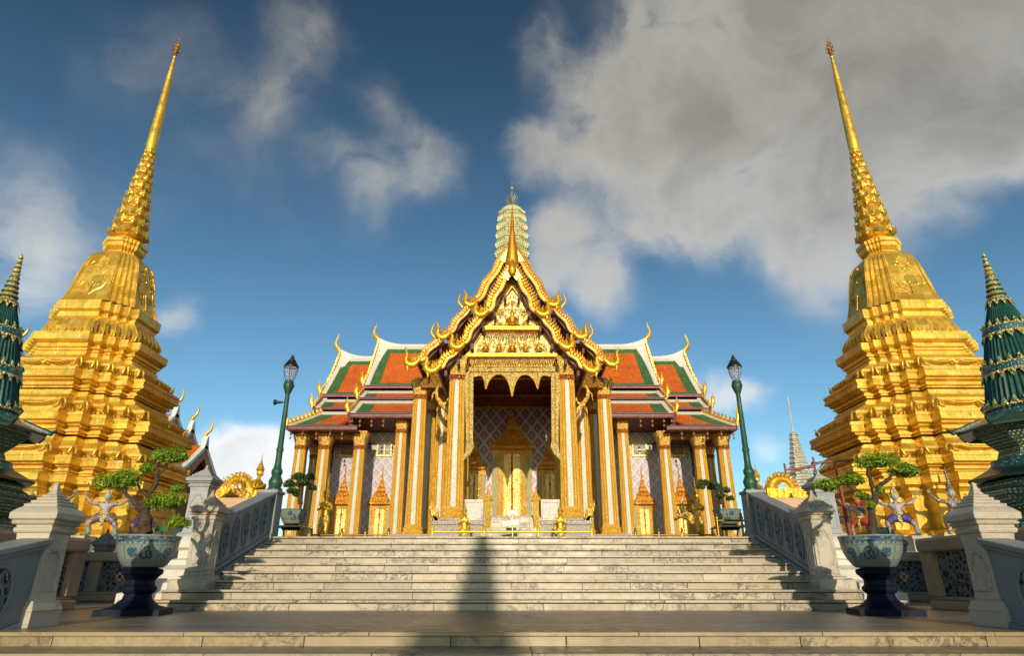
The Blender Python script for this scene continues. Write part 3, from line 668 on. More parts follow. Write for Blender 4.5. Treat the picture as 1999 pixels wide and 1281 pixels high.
# ---------------------------------------------------------------- pots
def circ_curve(cx, cz, r, a0, a1, n=10): return [(cx+r*cos(a0+(a1-a0)*i/n), cz+r*sin(a0+(a1-a0)*i/n)) for i in range(n+1)]
def pot(loc, label, group, rot=.0, pedestal=True, scale=1.0, mono_at=None):
    t = thing('flower_pot', label, 'flower pot', loc, group); x, y, z = loc
    S = scale
    b = MB(); b.lathe([(r*S, zz*S) for r, zz in ((.20,.60),(.25,.605),(.285,.64),(.335,.72),(.372,.80),(.392,.88),(.398,.95),(.405,.985),(.415,1.0),(.415,1.02),(.385,1.02),(.375,.99),(.36,.93),(.02,.92))], loc, 48)
    b.build('bowl', M['porcelain'], t, smooth=40)
    so_ = MB(); so_.lathe([(.36*S, .93*S), (.34*S, .965*S), (.15*S, .985*S), (.01, .99*S)], loc, 24); so_.build('soil', M['soil'], t, smooth=60)
    if pedestal:
        p = MB()
        def sqr(r, zz, n=8, rot=rot, blend=.35):
            pts = []
            for i in range(24):
                a = 2*pi*i/24; c, s_ = cos(a), sin(a); m_ = max(abs(c), abs(s_)); R = r*((1-blend)+blend/m_)
                pts.append((x+R*cos(a+rot), y+R*sin(a+rot), z+zz))
            return pts
        pr = [(.43,0,.95),(.43,.075,.95),(.40,.085,.9),(.33,.12,.3),(.26,.17,.2),(.22,.20,.2),(.20,.26,.2),(.24,.29,.3),(.26,.32,.3),(.26,.35,.3),(.22,.38,.2),(.21,.44,.2),(.26,.49,.3),(.30,.52,.3),(.31,.56,.3),(.29,.585,.2),(.20,.602,.2)]
        pr = [(r*(.93 if i < 2 else .84), zz, bl) for i, (r, zz, bl) in enumerate(pr)]
        if S != 1:
            pr = [(.30*1, .45,.1),(.30,.50,.1),(.26,.53,.1),(.28,.57,.1),(.22,.602,.1)]
        p.loft([sqr(r*S, zz*S, blend=bl) for r, zz, bl in pr]); p.build('pedestal', M['navy'], t, smooth=35)
    # cursive monogram facing the stairs
    ang = mono_at if mono_at is not None else math.atan2(-y, -x)
    strokes = [[(-.045,.045),(-.03,.068),(.0,.078),(.028,.062),(.03,.04),(.005,.018),(-.012,.0),(.0,-.02),(.012,-.045),(-.005,-.07),(-.035,-.078),(-.062,-.062),(-.066,-.03),(-.055,-.012)],
               [(.005,.018),(.05,.012),(.058,-.005),(.035,-.022),(.062,-.035),(.068,-.06),(.045,-.075),(.02,-.062)]]
    m_ = MB()
    for st in strokes:
        P = []
        for (u, v) in st:
            zz = (.79+v*1.0)*S; rr = .372+(zz/S-.80)*.30
            a = ang+u/rr; P.append((x+(rr+.002)*S*cos(a), y+(rr+.002)*S*sin(a), z+zz))
        m_.tube(P, [.008*S]*len(P), 6)
    m_.build('monogram', M['ink'], t, smooth=50)
    return t
G7 = 'blue and white porcelain pots on the landing'
PR = (5.06, 9.45, 0); PL = (-5.13, 9.45, 0)
def facing(p, off=0): return math.atan2(-p[1], -p[0])+off
pot(PR, 'blue and white porcelain pot on a navy pedestal, right of the landing', G7, rot=radians(-14), mono_at=facing(PR, -.10))
pot(PL, 'blue and white porcelain pot on a navy pedestal, left of the landing', G7, rot=radians(14), mono_at=facing(PL, .0))
G8 = 'porcelain pots on stands in front of the temple'
PR2 = (5.75, 17.6, TZ-.05); PL2 = (-5.82, 17.6, TZ-.05)
pot(PR2, 'porcelain pot with a small pine in front of the right wing of the temple', G8, scale=.90, mono_at=facing(PR2))
pot(PL2, 'porcelain pot with a small pine in front of the left wing of the temple', G8, scale=.90, mono_at=facing(PL2))
def pot_stand(loc, label):
    t = thing('pot_stand', label, 'plant stand', loc, 'brass stands under the upper pots'); x, y, z = loc
    q = MB()
    for sx in (-1, 1):
        for sy in (-1, 1):
            q2 = MB(); q2.tube([(x+sx*.34, y+sy*.34, z), (x+sx*.30, y+sy*.30, z+.22), (x+sx*.36, y+sy*.36, z+.40), (x+sx*.28, y+sy*.28, z+.46)], [.035,.025,.03,.03], 6); q2.build('leg', M['gold_door'], t, smooth=50)
    q.box(x-.38, x+.38, y-.38, y+.38, z+.40, z+.44); q.build('shelf', M['gold_door'], t, bevel=.01)
    return t
pot_stand((PR2[0], PR2[1], TZ), 'brass stand under the porcelain pot before the right wing'); pot_stand((PL2[0], PL2[1], TZ), 'brass stand under the porcelain pot before the left wing')

# ---------------------------------------------------------------- bonsai trees
def leaf_cloud(mb, c, rx, ry, rz, n, size, flatb=.45):
    for _ in range(n):
        while True:
            u, v, w = random.uniform(-1,1), random.uniform(-1,1), random.uniform(-flatb,1)
            q = u*u+v*v+w*w
            if q <= 1: break
        k = (.55+.45*q)/max(sqrt(q), .25) if random.random() < .75 else 1.
        k = min(k, 1.0/max(sqrt(q), .01))
        k *= random.uniform(.80, 1.18) if random.random() > .04 else random.uniform(1.2, 1.45)
        p = Vector((c[0]+u*rx*k, c[1]+v*ry*k, c[2]+w*rz*k+.012*sin(u*9+v*7)))
        nn = Vector((u+random.uniform(-.9,.9), v+random.uniform(-.9,.9), w*1.2+.5+random.uniform(-.6,.6))).normalized()
        a = nn.cross(Vector((random.uniform(-1,1), random.uniform(-1,1), random.uniform(-1,1)))).normalized(); b = nn.cross(a)
        s = size*random.uniform(.6, 1.3)
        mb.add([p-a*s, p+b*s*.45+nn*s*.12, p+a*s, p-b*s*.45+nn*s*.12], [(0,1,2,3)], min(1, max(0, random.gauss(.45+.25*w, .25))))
def bonsai(Y, base, branches, clouds, label, cat_label, leaf='leaf', size=.03, density=1., depth=.9):
    """branches: px polylines with radii; clouds: (px, py, w px, h px, dy)"""
    p0 = at(base[0], base[1], Y)
    t = thing('bonsai_tree', label, 'tree', p0, 'trimmed trees growing in the pots')
    tr = MB()
    for pl, r0, r1 in branches:
        P = []
        for i, q in enumerate(pl):
            P.append(at(q[0], q[1], Y+(q[2] if len(q) > 2 else 0)))
        # subdivide with a little wobble
        Q = []; n = len(P)
        for i in range(n-1):
            for k in range(4):
                f = k/4; a = V3(P[i]).lerp(V3(P[i+1]), f); 
                if i+k: a += Vector((random.uniform(-1,1), random.uniform(-1,1), random.uniform(-1,1)))*r0*.35
                Q.append(a)
        Q.append(V3(P[-1]))
        m = len(Q); tr.tube(Q, [r0+(r1-r0)*i/(m-1)+random.uniform(-.1,.18)*r0 for i in range(m)], 8)
    tr.build('trunk', M['bark'], t, smooth=60)
    for (px, py, w, h, dy) in clouds:
        c = at(px, py, Y+dy); dep = (Y+dy)*cos(TH)+(c[2]-ZC)*sin(TH); rx = w/2/FPX*dep; rz = h/2/FPX*dep
        m = MB(); nsub = max(3, int(w/14))
        subs = [(c[0]+rx*.55*cos(2.4*i)*sqrt((i+.5)/nsub), c[1]+rx*.5*depth*sin(2.4*i)*sqrt((i+.5)/nsub), c[2]-rz*.3+random.uniform(-.2,.25)*rz) for i in range(nsub)]
        for sc_ in subs:
            k = random.uniform(.42,.60); leaf_cloud(m, sc_, rx*k, rx*k*depth, rz*random.uniform(.8,1.15), int(rx*rx*5200*density/nsub*3.0)+100, size*.72)
        # twigs inside the crown
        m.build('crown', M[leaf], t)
        tw = MB()
        for sc_ in subs: tw.tube([(c[0], c[1], c[2]-rz*.6), ((c[0]+sc_[0])/2, (c[1]+sc_[1])/2, c[2]-rz*.35), (sc_[0], sc_[1], sc_[2])], [.012,.009,.004], 5)
        tw.build('twigs', M['bark'], t)
    return t
bonsai(9.45, (1704,1046), [
    ([(1704,1048),(1701,1020),(1704,985),(1708,962)], .062, .045), ([(1708,962),(1700,940),(1694,925),(1704,908),(1709,900)], .034, .022),
    ([(1708,962),(1722,945,-.1),(1740,930,-.15),(1762,920,-.2)], .034, .02), ([(1704,985),(1690,970,.1),(1672,962,.2),(1650,945,.2)], .026, .015), ([(1650,945,.2),(1625,945,.2),(1608,946,.25)], .014, .01)],
    [(1709,898,84,32,0),(1765,916,66,32,-.2),(1660,933,64,26,.2),(1612,946,62,26,.25),(1684,966,30,14,.1),(1716,956,24,14,-.05),(1700,985,18,12,-.1)],
    'trimmed tree with a bent trunk and four leaf pads in the right porcelain pot', 'tree', size=.032)
bonsai(9.45, (287,1042), [
    ([(287,1044),(284,1020),(281,1000),(279,985)], .085, .06), ([(281,1000),(262,982,-.1),(248,965,-.1),(238,948,-.1)], .036, .024),
    ([(279,990),(292,968,.1),(303,945,.1),(308,925,.1),(306,905,.1),(318,895,.1)], .042, .02), ([(290,968),(275,958),(268,945),(270,930)], .022, .012),
    ([(284,990),(305,985),(325,978)], .028, .016), ([(308,925,.1),(320,918,.1),(328,905,.1)], .018, .012), ([(287,1010),(315,1012),(340,1015)], .014, .01)],
    [(234,933,92,44,-.1),(334,888,80,34,.1),(288,912,42,20,.1),(325,976,86,34,0),(347,954,36,16,.15),(347,1018,58,26,0)],
    'trimmed tree with a forked trunk and rounded leaf pads in the left porcelain pot', 'tree', size=.03, density=1.35)
bonsai(17.6, (586,985), [([(586,985),(585,968),(588,950)], .07, .05), ([(588,955),(575,945),(568,938)], .03, .02), ([(588,952),(600,945),(612,948)], .03, .018), ([(588,950),(590,935),(588,926)], .035, .02)],
    [(566,944,34,16,0),(585,930,44,16,0),(606,930,30,14,.1),(572,958,36,14,-.1),(611,951,24,12,0),(590,942,34,14,-.1),(580,966,22,9,0)],
    'dark green cloud pruned pine in the pot before the left wing', 'tree', leaf='leaf_pine', size=.03, density=1.2)
bonsai(17.6, (1410,982), [([(1410,984),(1408,968),(1412,955),(1398,945),(1380,945)], .06, .03), ([(1410,965),(1422,970)], .02, .012)],
    [(1374,942,34,16,0),(1395,950,40,16,0),(1415,956,30,14,.1),(1368,950,24,10,-.1),(1425,972,22,10,0),(1406,966,24,10,-.1)],
    'dark green leaning pine in the pot before the right wing', 'tree', leaf='leaf_pine', size=.03, density=1.2)

# ---------------------------------------------------------------- the two golden stupas
def redent(w, z, cx=0, cy=0, a=.46, steps=3):
    q = [(1,a)]; d = (1-a)/4.0
    xs = 1.0; ys = a
    for i in range(3):
        xs -= d; q.append((xs, ys)); ys += d; q.append((xs, ys))
    # q now (1,a),(1-d,a),(1-d,a+d),(1-2d,a+d),(1-2d,a+2d),(1-3d,a+2d),(1-3d,a+3d) ; last step to (a,1)
    q.append((a+0*d, 1-d)); q.append((a, 1.0))
    pts = []
    for k in range(4):
        c, s = round(cos(k*pi/2)), round(sin(k*pi/2))
        for (x, y) in q: pts.append((cx+w*(x*c-y*s), cy+w*(x*s+y*c), z))
    return pts
def lotus_spire(mb, c, z0, r0, z1, r1, n):
    hs = []; tot = 0
    for i in range(n): h = 1-.055*i; hs.append(h); tot += h
    z = z0
    for i in range(n):
        h = hs[i]/tot*(z1-z0); f = (z-z0)/(z1-z0); R = r0+(r1-r0)*f**.85; m = 10
        ph = (i % 2)*pi/m
        def md(a, k, ph=ph, m=m):
            p = abs(cos((a+ph)*m/2)); return 1+(.12*(p**1.5)-.06)*(1 if k in (1,2,3,4) else .3)
        mb.lathe([(R*.80, 0), (R*1.00, h*.16), (R*1.10, h*.32), (R*1.06, h*.55), (R*.90, h*.80), (R*.70, h*.96)], (c[0], c[1], z), 60, md, cap=True)
        # petal tips
        for k in range(m):
            a = 2*pi*k/m-ph; 
            for dz, out_, sg in ((.30, 1.07, -1), (.62, 1.06, 1)):
                p = Vector((c[0]+R*1.04*cos(a), c[1]+R*1.04*sin(a), z+h*.45)); tip = Vector((c[0]+R*out_*1.07*cos(a), c[1]+R*out_*1.07*sin(a), z+h*(.45+sg*.42)))
                l = Vector((-sin(a), cos(a), 0))*R*.26
                mb.add([p-l, p+l, tip, p+Vector((cos(a), sin(a), 0))*R*.12], [(0,3,2),(3,1,2),(0,1,3)])
        z += h
def stupa(cx, cy, label):
    t = thing('golden_stupa', label, 'stupa', (cx, cy, 0), 'golden stupas flanking the temple')
    c = (cx, cy); G = M['gold_stupa']
    ZT = [(-9,-9),(9.16,9.16),(9.79,9.91),(9.9,10.0),(10.44,10.76),(10.60,11.17),(10.98,11.56),(11.10,11.64),(14.3,14.55),(14.66,14.70),(15.3,15.45),(16.5,16.5),(99,99)]
    def zmap(z):
        for (a, b), (c_, d_) in zip(ZT[:-1], ZT[1:]):
            if a <= z <= c_: return b+(d_-b)*(z-a)/(c_-a)
        return z
    MB.ZMAP = zmap
    # marble plinth
    p = MB(); p.loft([redent(w, z, cx, cy) for w, z in ((5.1,0),(5.1,.5),(4.95,.55),(4.95,1.75),(5.02,1.8),(5.02,1.9))], tint=.3); p.build('marble_plinth', M['marble_post'], t)
    b = MB(); b.loft([redent(w, z, cx, cy) for w, z in ((4.3,1.9),(4.3,2.0),(4.15,2.08),(3.88,2.2),(3.86,3.35),(3.95,3.45),(4.1,3.5),(4.1,3.6),(4.25,3.66),(4.35,3.7),(4.35,3.95),(4.28,4.0))]); b.build('base', G, t)
    def tier(name, zb, zt, wb, wt, prev):
        H = zt-zb
        P = [(wb,zb),(wb*1.0,zb+.001),(wb*.965,zb+H*.03),(wb*.965,zb+H*.12)]
        m = MB()
        pr = [(wt*1.10, zb), (wt*1.12, zb+H*.05), (wb-.36, zb+H*.04), (wb-.36, zb+H*.055), (wb-.41, zb+H*.06), (wb-.41, zb+H*.07), (wb-.36, zb+H*.075), (wb-.36, zb+H*.085), (wb-.27, zb+H*.09), (wb-.27, zb+H*.13), (wb-.33, zb+H*.135), (wb-.33, zb+H*.16), (wb-.16, zb+H*.20), (wb-.16, zb+H*.225), (wb-.06, zb+H*.23), (wb, zb+H*.25), (wb, zb+H*.29), (wb-.035, zb+H*.295), (wb-.035, zb+H*.38), (wb, zb+H*.385), (wb, zb+H*.44),
              (wb-.05, zb+H*.445), (wb-.05, zb+H*.46), (wb-.12, zb+H*.47), (wb-.44, zb+H*.49), (wb-.50, zb+H*.52), (wb-.50, zb+H*.56), (wb-.40, zb+H*.64), (wb-.36, zb+H*.66), (wb-.36, zb+H*.69), (wb-.46, zb+H*.70), (wb-.46, zb+H*.73), (wb-.50, zb+H*.735), (wt+.16, zb+H*.88), (wt+.10, zb+H*.89), (wt+.10, zb+H*.93), (wt+.10, zb+H*.955), (wt, zb+H*.96), (wt, zt)]
        m.loft([redent(w, z, cx, cy) for w, z in pr]); m.build(name, G, t, bevel=0)
        # lion-leg brackets curling at each corner of the tier
        zl = zb+H*.49; w = wb-.32
        q = redent(1, 0)
        outs = [i for i in range(len(q))]
        for i in outs:
            a = q[i-1]; o_ = q[i]; n_ = q[(i+1) % len(q)]
            # convex corners only
            cr = (o_[0]-a[0])*(n_[1]-o_[1])-(o_[1]-a[1])*(n_[0]-o_[0])
            if cr <= 0: continue
            lg = MB()
            for nb in (a, n_):
                e = Vector((nb[0]-o_[0], nb[1]-o_[1], 0)); ln = e.length*w
                e.normalize(); out_ = Vector((e.y, -e.x, 0)); cen = Vector((o_[0], o_[1], 0))
                if out_.dot(cen) < 0: out_ = -out_
                P0 = Vector((cx+o_[0]*w, cy+o_[1]*w, zl+.02)); s = min(.34, ln*.45)
                pts = [P0+out_*.05+Vector((0,0,H*.20)), P0+out_*.06+e*s*.25+Vector((0,0,H*.13)), P0+out_*.07+e*s*.28+Vector((0,0,H*.05)), P0+out_*.06+e*s*.7+Vector((0,0,H*.015)), P0+out_*.06+e*s+Vector((0,0,H*.05)), P0+out_*.06+e*s*.8+Vector((0,0,H*.09))]
                lg.tube(pts, [.03,.045,.05,.045,.035,.02], 6)
                if ln > 1:
                    L_ = e*ln*.5
                    lg.tube([P0+out_*.06+e*s*1.2+Vector((0,0,H*.14)), P0+out_*.07+e*s*2.0+Vector((0,0,H*.10)), P0+out_*.07+L_*.75+Vector((0,0,H*.10)), P0+out_*.07+L_*.9+Vector((0,0,H*.14)), P0+out_*.09+L_+Vector((0,0,H*.06))], [.03,.035,.04,.04,.05], 6)
            lg.build('corner_bracket', G, t, smooth=60)
    tier('lower_tier', 3.98, 5.45, 4.35, 3.55, 0)
    tier('middle_tier', 5.45, 7.35, 4.02, 2.85, 0)
    tier('upper_tier', 7.35, 9.18, 3.22, 2.15, 0)
    m = MB(); m.loft([redent(w, z, cx, cy) for w, z in ((2.12,9.15),(2.20,9.20),(2.20,9.27),(2.30,9.30),(2.30,9.37),(2.26,9.39),(2.26,9.43),(2.40,9.47),(2.48,9.53),(2.50,9.79),(2.26,9.82),(2.14,9.86),(2.02,9.88))]); m.build('cornice', G, t)
    m = MB(); m.loft([redent(w, z, cx, cy) for w, z in ((1.90,9.84),(1.98,9.88),(2.12,9.94),(2.19,10.10),(2.10,10.28),(1.92,10.44),(1.86,10.48))])
    # zigzag lotus petals round the band
    q = redent(1, 0); n = len(q)
    for i in range(n):
        a = V3(q[i]); b_ = V3(q[(i+1) % n]); e = b_-a; ln = e.length*2.3; k = max(1, round(ln/.36)); ed = e.normalized(); out_ = Vector((ed.y, -ed.x, 0))
        for j in range(k):
            u0 = a+e*(j/k); u1 = a+e*((j+1)/k); um = (u0+u1)/2
            for (zlo, zhi, wl, wh, up_) in ((9.88,10.10,2.12,2.2,0),(10.10,10.40,2.2,2.02,1)):
                A = Vector((cx+u0.x*(wl if up_ == 0 else wl), cy+u0.y*wl, zhi if up_ == 0 else zlo)); B = Vector((cx+u1.x*wl, cy+u1.y*wl, zhi if up_ == 0 else zlo))
                A = Vector((cx+u0.x*2.18, cy+u0.y*2.18, 10.10)); B = Vector((cx+u1.x*2.18, cy+u1.y*2.18, 10.10))
                wv = wl if up_ == 0 else wh
                T = Vector((cx+um.x*wv, cy+um.y*wv, zlo if up_ == 0 else zhi))+out_*.04; Cn = (A+B)/2+out_*.10
                m.add([A, B, T, Cn], [(0,3,2),(3,1,2),(0,1,3)])
    m.build('lotus_band', G, t)
    m = MB(); m.loft([redent(w, z, cx, cy) for w, z in ((1.80,10.46),(1.84,10.56),(1.96,10.60),(1.97,10.98),(1.88,11.0),(1.88,11.03),(1.82,11.05),(1.70,11.10))]); m.build('bell_footing', G, t)
    bell = [(1.80,11.62),(1.68,11.78),(1.57,12.1),(1.48,12.6),(1.40,13.1),(1.31,13.6),(1.23,13.95),(1.12,14.2),(.96,14.38),(.78,14.50),(.64,14.58)]; MB.ZMAP = None
    m = MB(); m.loft([redent(w, z, cx, cy, .58) for w, z in bell]); m.build('bell', G, t, smooth=25)
    # raised frames and scroll relief on the four faces of the bell
    r = MB()
    def bw(z):
        for i in range(len(bell)-1):
            if bell[i][1] <= z <= bell[i+1][1]:
                f = (z-bell[i][1])/(bell[i+1][1]-bell[i][1]); return bell[i][0]+(bell[i+1][0]-bell[i][0])*f
        return bell[-1][0]
    for k in range(4):
        R = Matrix.Rotation(k*pi/2, 3, 'Z')
        def pt(u, z, o=.0):
            w = bw(z); v = R @ Vector((u*w*.57, -(w+o), 0)); return (cx+v.x, cy+v.y, z)
        zs = [11.75+.205*i for i in range(13)]
        for sg in (-1, 1):
            r.tube([pt(sg*.93, z, .01) for z in zs], .035, 6)
            def swirl(u0, z0, r_, s_, turns=1.3):
                P = []
                for j in range(14):
                    a = j/13*turns*2*pi; rr = r_*(1-.055*j); P.append(pt(sg*(u0+s_*rr*cos(a)/bw(z0)/.62), z0+rr*sin(a), .015))
                r.tube(P, .015, 5)
            swirl(.35, 12.45, .22, 1); swirl(.55, 13.05, .17, -1); swirl(.35, 13.6, .16, 1)
            r.tube([pt(0, 11.95, .015), pt(sg*.25, 12.2, .015), pt(sg*.55, 12.35, .015), pt(sg*.75, 12.75, .015), pt(sg*.6, 13.3, .015), pt(sg*.2, 13.5, .015), pt(0, 13.95, .015)], .016, 5)
        r.tube([pt(0, 11.9, .02), pt(0, 12.6, .03)], .03, 6)
        for zz in (12.6, 13.3, 14.0): r.ball(pt(0, zz, .02), .07, .05, .09, 8, 5)
    r.build('bell_relief', G, t, smooth=60); MB.ZMAP = zmap
    m = MB(); m.loft([redent(w, z, cx, cy) for w, z in ((.62,14.32),(.70,14.36),(.70,14.52),(.62,14.56),(.62,14.66),(.76,14.74),(.80,14.80),(.80,14.95),(.86,15.0),(.86,15.14),(.70,15.18),(.62,15.26),(.5,15.3))]); m.build('collar', G, t)
    m = MB(); m.lathe([(.5,15.26),(.56,15.30),(.52,15.44)], (cx, cy, 0), 24); lotus_spire(m, c, 15.42, .78, 20.75, .21, 12); m.build('lotus_spire', G, t, smooth=38)
    m = MB(); m.lathe([(.19,20.7),(.24,20.78),(.26,20.9),(.245,21.6),(.215,23.0),(.16,24.8),(.10,26.3),(.07,26.85),(.09,26.9),(.06,26.95)], (cx, cy, 0), 20); m.build('needle', G, t, smooth=50)
    m = MB(); m.lathe([(.04,26.9),(.04,27.0),(.10,27.05),(.05,27.15),(.13,27.3),(.10,27.36),(.11,27.55),(.07,27.6),(.08,27.75),(.04,27.8),(.05,27.92),(.02,27.96),(.004,28.5)], (cx, cy, 0), 10)
    for kz, kr in ((27.32,.22),(27.58,.18),(27.78,.12)):
        for k in range(8):
            a = k*pi/4; m.tube([(cx+.03*cos(a), cy+.03*sin(a), kz-.1), (cx+kr*cos(a), cy+kr*sin(a), kz), (cx+kr*1.1*cos(a), cy+kr*1.1*sin(a), kz+.16)], [.02,.018,.004], 4)
    m.build('finial', M['gold_dark'], t)
    MB.ZMAP = None
    return t
SR = (17.35, 26.5); SL = (-18.3, 26.5)
stupa(*SR, 'tall golden stupa with a needle spire on the right of the temple')
stupa(*SL, 'tall golden stupa with a needle spire on the left of the temple')

# ---------------------------------------------------------------- dark green ribbed chedis at the picture edges
def ribbed_chedi(cx, cy, label, dz=0, sc=1.0):
    t = thing('ribbed_chedi', label, 'chedi', (cx, cy, 0), 'green ribbed chedis at the picture edges'); c = (cx, cy, 0)
    def Z(v): return v+dz
    m = MB()
    def oc(r, z, n=8): return [(cx+r*cos(2*pi*i/n+pi/n), cy+r*sin(2*pi*i/n+pi/n), Z(z)) for i in range(n)]
    st = MB(); st.loft([oc(2.9,0),(oc(2.9,.3)),oc(2.75,.4),oc(2.75,1.45),oc(2.95,1.6),oc(2.95,1.95),oc(2.7,2.0)], tint=.4); st.build('stone_plinth', M['marble_grey'], t)
    for nm, pr in (('lower_mosaic_tier', [(2.35,2.0),(2.35,2.22),(2.15,2.26),(1.9,2.30),(1.85,2.42),(2.05,2.55),(2.3,2.80),(2.42,3.02),(2.42,3.12),(2.2,3.16)]),
                   ('middle_mosaic_tier', [(2.0,3.14),(2.08,3.2),(1.9,3.3),(1.9,3.38),(1.98,3.42),(1.78,3.52),(1.66,3.58)])):
        m = MB(); m.loft([oc(r, z) for r, z in pr]); m.build(nm, M['green_mosaic'], t)
    m = MB(); m.loft([oc(r, z) for r, z in ((1.4,3.95),(1.6,3.70),(1.95,3.56),(2.18,3.50),(2.18,3.58),(1.95,3.68),(1.55,3.9),(1.4,4.0))]); m.build('lower_eave', M['green_roof'], t)
    m = MB(); m.lathe([(1.52,3.86),(1.50,3.95),(1.46,4.0),(1.42,4.1),(1.44,4.12)], (cx, cy, dz), 24); m.build('gem_belt', M['blue_mosaic'], t)
    m = MB(); m.loft([oc(r, z) for r, z in ((1.30,4.1),(1.22,4.3),(1.15,4.45),(1.30,4.55),(1.5,4.75),(1.72,4.98),(1.74,5.05),(1.6,5.08))]); m.build('flared_body', M['green_mosaic'], t)
    m = MB(); m.loft([oc(r, z) for r, z in ((1.35,5.35),(1.65,5.20),(2.0,5.06),(2.15,5.0),(2.15,5.08),(2.0,5.16),(1.6,5.34),(1.35,5.46))])
    for i in range(8):
        a = 2*pi*i/8+pi/8; m.tube([(cx+1.4*cos(a), cy+1.4*sin(a), Z(5.45)), (cx+2.0*cos(a), cy+2.0*sin(a), Z(5.20)), (cx+2.25*cos(a), cy+2.25*sin(a), Z(5.12)), (cx+2.40*cos(a), cy+2.40*sin(a), Z(5.24))], [.06,.08,.09,.03], 6)
    m.build('upper_eave', M['green_roof'], t)
    m = MB(); m.lathe([(1.30,5.40),(1.30,5.44),(1.27,5.50),(1.25,5.60)], (cx, cy, dz), 32); m.build('gem_belt', M['blue_mosaic'], t, smooth=50)
    # ribbed bell
    def rib(a, k): return 1-.055*abs(sin(a*22))
    prof = [(1.21,5.64),(1.12,6.1),(1.0,6.7),(.90,7.15),(.84,7.45),(.72,7.95),(.62,8.3),(.52,8.68),(.40,9.05),(.29,9.4)]
    m = MB(); m.lathe(prof, (cx, cy, dz), 176, rib); m.build('ribbed_bell', M['green_tile'], t)
    def R(z):
        for i in range(len(prof)-1):
            if prof[i][1] <= z <= prof[i+1][1]: return prof[i][0]+(prof[i+1][0]-prof[i][0])*(z-prof[i][1])/(prof[i+1][1]-prof[i][1])
        return prof[0][0]
    def crown(z, up, n, hgt, r=None, nm='gold_crown'):
        g = MB(); rr = (r or R(z))
        g.lathe([(rr+.01,-.04),(rr+.05,-.02),(rr+.05,.03),(rr+.01,.05)], (cx, cy, z+dz), 40)
        for k in range(n):
            a = 2*pi*(k+.5)/n; r2 = (R(z+up*hgt) if 5.64 < z+up*hgt < 9.4 else rr)+.03; wd = pi*rr/n*.9
            l = Vector((-sin(a), cos(a), 0)); ro = Vector((cos(a), sin(a), 0)); cc = Vector((cx, cy, z+dz))
            A = cc+ro*(rr+.05)-l*wd; B = cc+ro*(rr+.05)+l*wd; T = cc+ro*(r2+.03)+Vector((0,0,up*hgt)); Cn = cc+ro*(rr+.09)+Vector((0,0,up*hgt*.3)); Dn = cc+ro*(rr-.02)
            g.add([A, B, T, Cn, Dn], [(0,3,2),(3,1,2),(0,1,3),(0,2,4),(1,4,2),(0,4,1)])
            g.ball(cc+ro*(rr+.075)+Vector((0,0,up*hgt*.38)), wd*.34, wd*.34, hgt*.2, 6, 4, mi=1)
        g.build(nm, [M['gold_fine'], M['gem']], t, smooth=30)
    crown(5.72, 1, 26, .30)
    for z in (6.95, 8.28):
        crown(z-.12, -1, 22 if z < 8 else 16, .26); crown(z+.14, 1, 22 if z < 8 else 16, .26)
        g = MB(); rr = R(z); g.lathe([(rr+.07,-.10),(rr+.08,0),(rr+.05,.12)], (cx, cy, z+dz), 40); g.build('gem_belt', M['blue_mosaic'], t, smooth=50)
    crown(9.36, -1, 12, .24)
    g = MB(); rings = []; z = 9.34; r = .33; i = 0
    while z < 11.0:
        h = .20*(1-.045*i); rings += [(r*.72, z), (r, z+h*.25), (r*1.02, z+h*.5), (r*.82, z+h*.85)]; z += h; r *= .86; i += 1
    rings += [(.05, z), (.07, z+.06), (.05, z+.12), (.004, z+.2)]
    rings = [(max(a, .02), b) for a, b in rings]
    g.lathe(rings, (cx, cy, dz), 20); g.build('ringed_spire', M['chedi_spire'], t, smooth=40)
    return t
def mk_spire():
    m, t, b = nodes_of('chedi_spire'); oc = ocoord(t); s = t.nodes.new('ShaderNodeSeparateXYZ'); t.links.new(oc, s.inputs[0])
    w = nmath(t, 'FRACT', nmath(t, 'MULTIPLY', s.outputs[2], 5.4)); d = nvor(t, 16)
    col = nmix(t, nmath(t, 'MAXIMUM', nramp(t, w, .55, .6), nramp(t, d, .35, .2, 0, 1)), (.75,.48,.10), (.02,.14,.12))
    t.links.new(col, b.inputs['Base Color']); b.inputs['Roughness'].default_value = .35; b.inputs['Metallic'].default_value = .3; nbump(t, b, d, .5, .03); return m
M['chedi_spire'] = mk_spire()
# scaled so that the tip meets the surveyed height
def chedi_at(px, py, Y, label):
    p = at(px, py, Y); ztop = 11.28
    o = ribbed_chedi(p[0], Y, label)
    k = p[2]/ztop; o.scale = (k, k, k); print('chedi scale', k)
    return o
chedi_at(1918, 492, 12.8, 'dark green ribbed chedi with gold crowns, cut off by the right edge of the picture')
chedi_at(44, 495, 12.8, 'dark green ribbed chedi with gold crowns, cut off by the left edge of the picture')

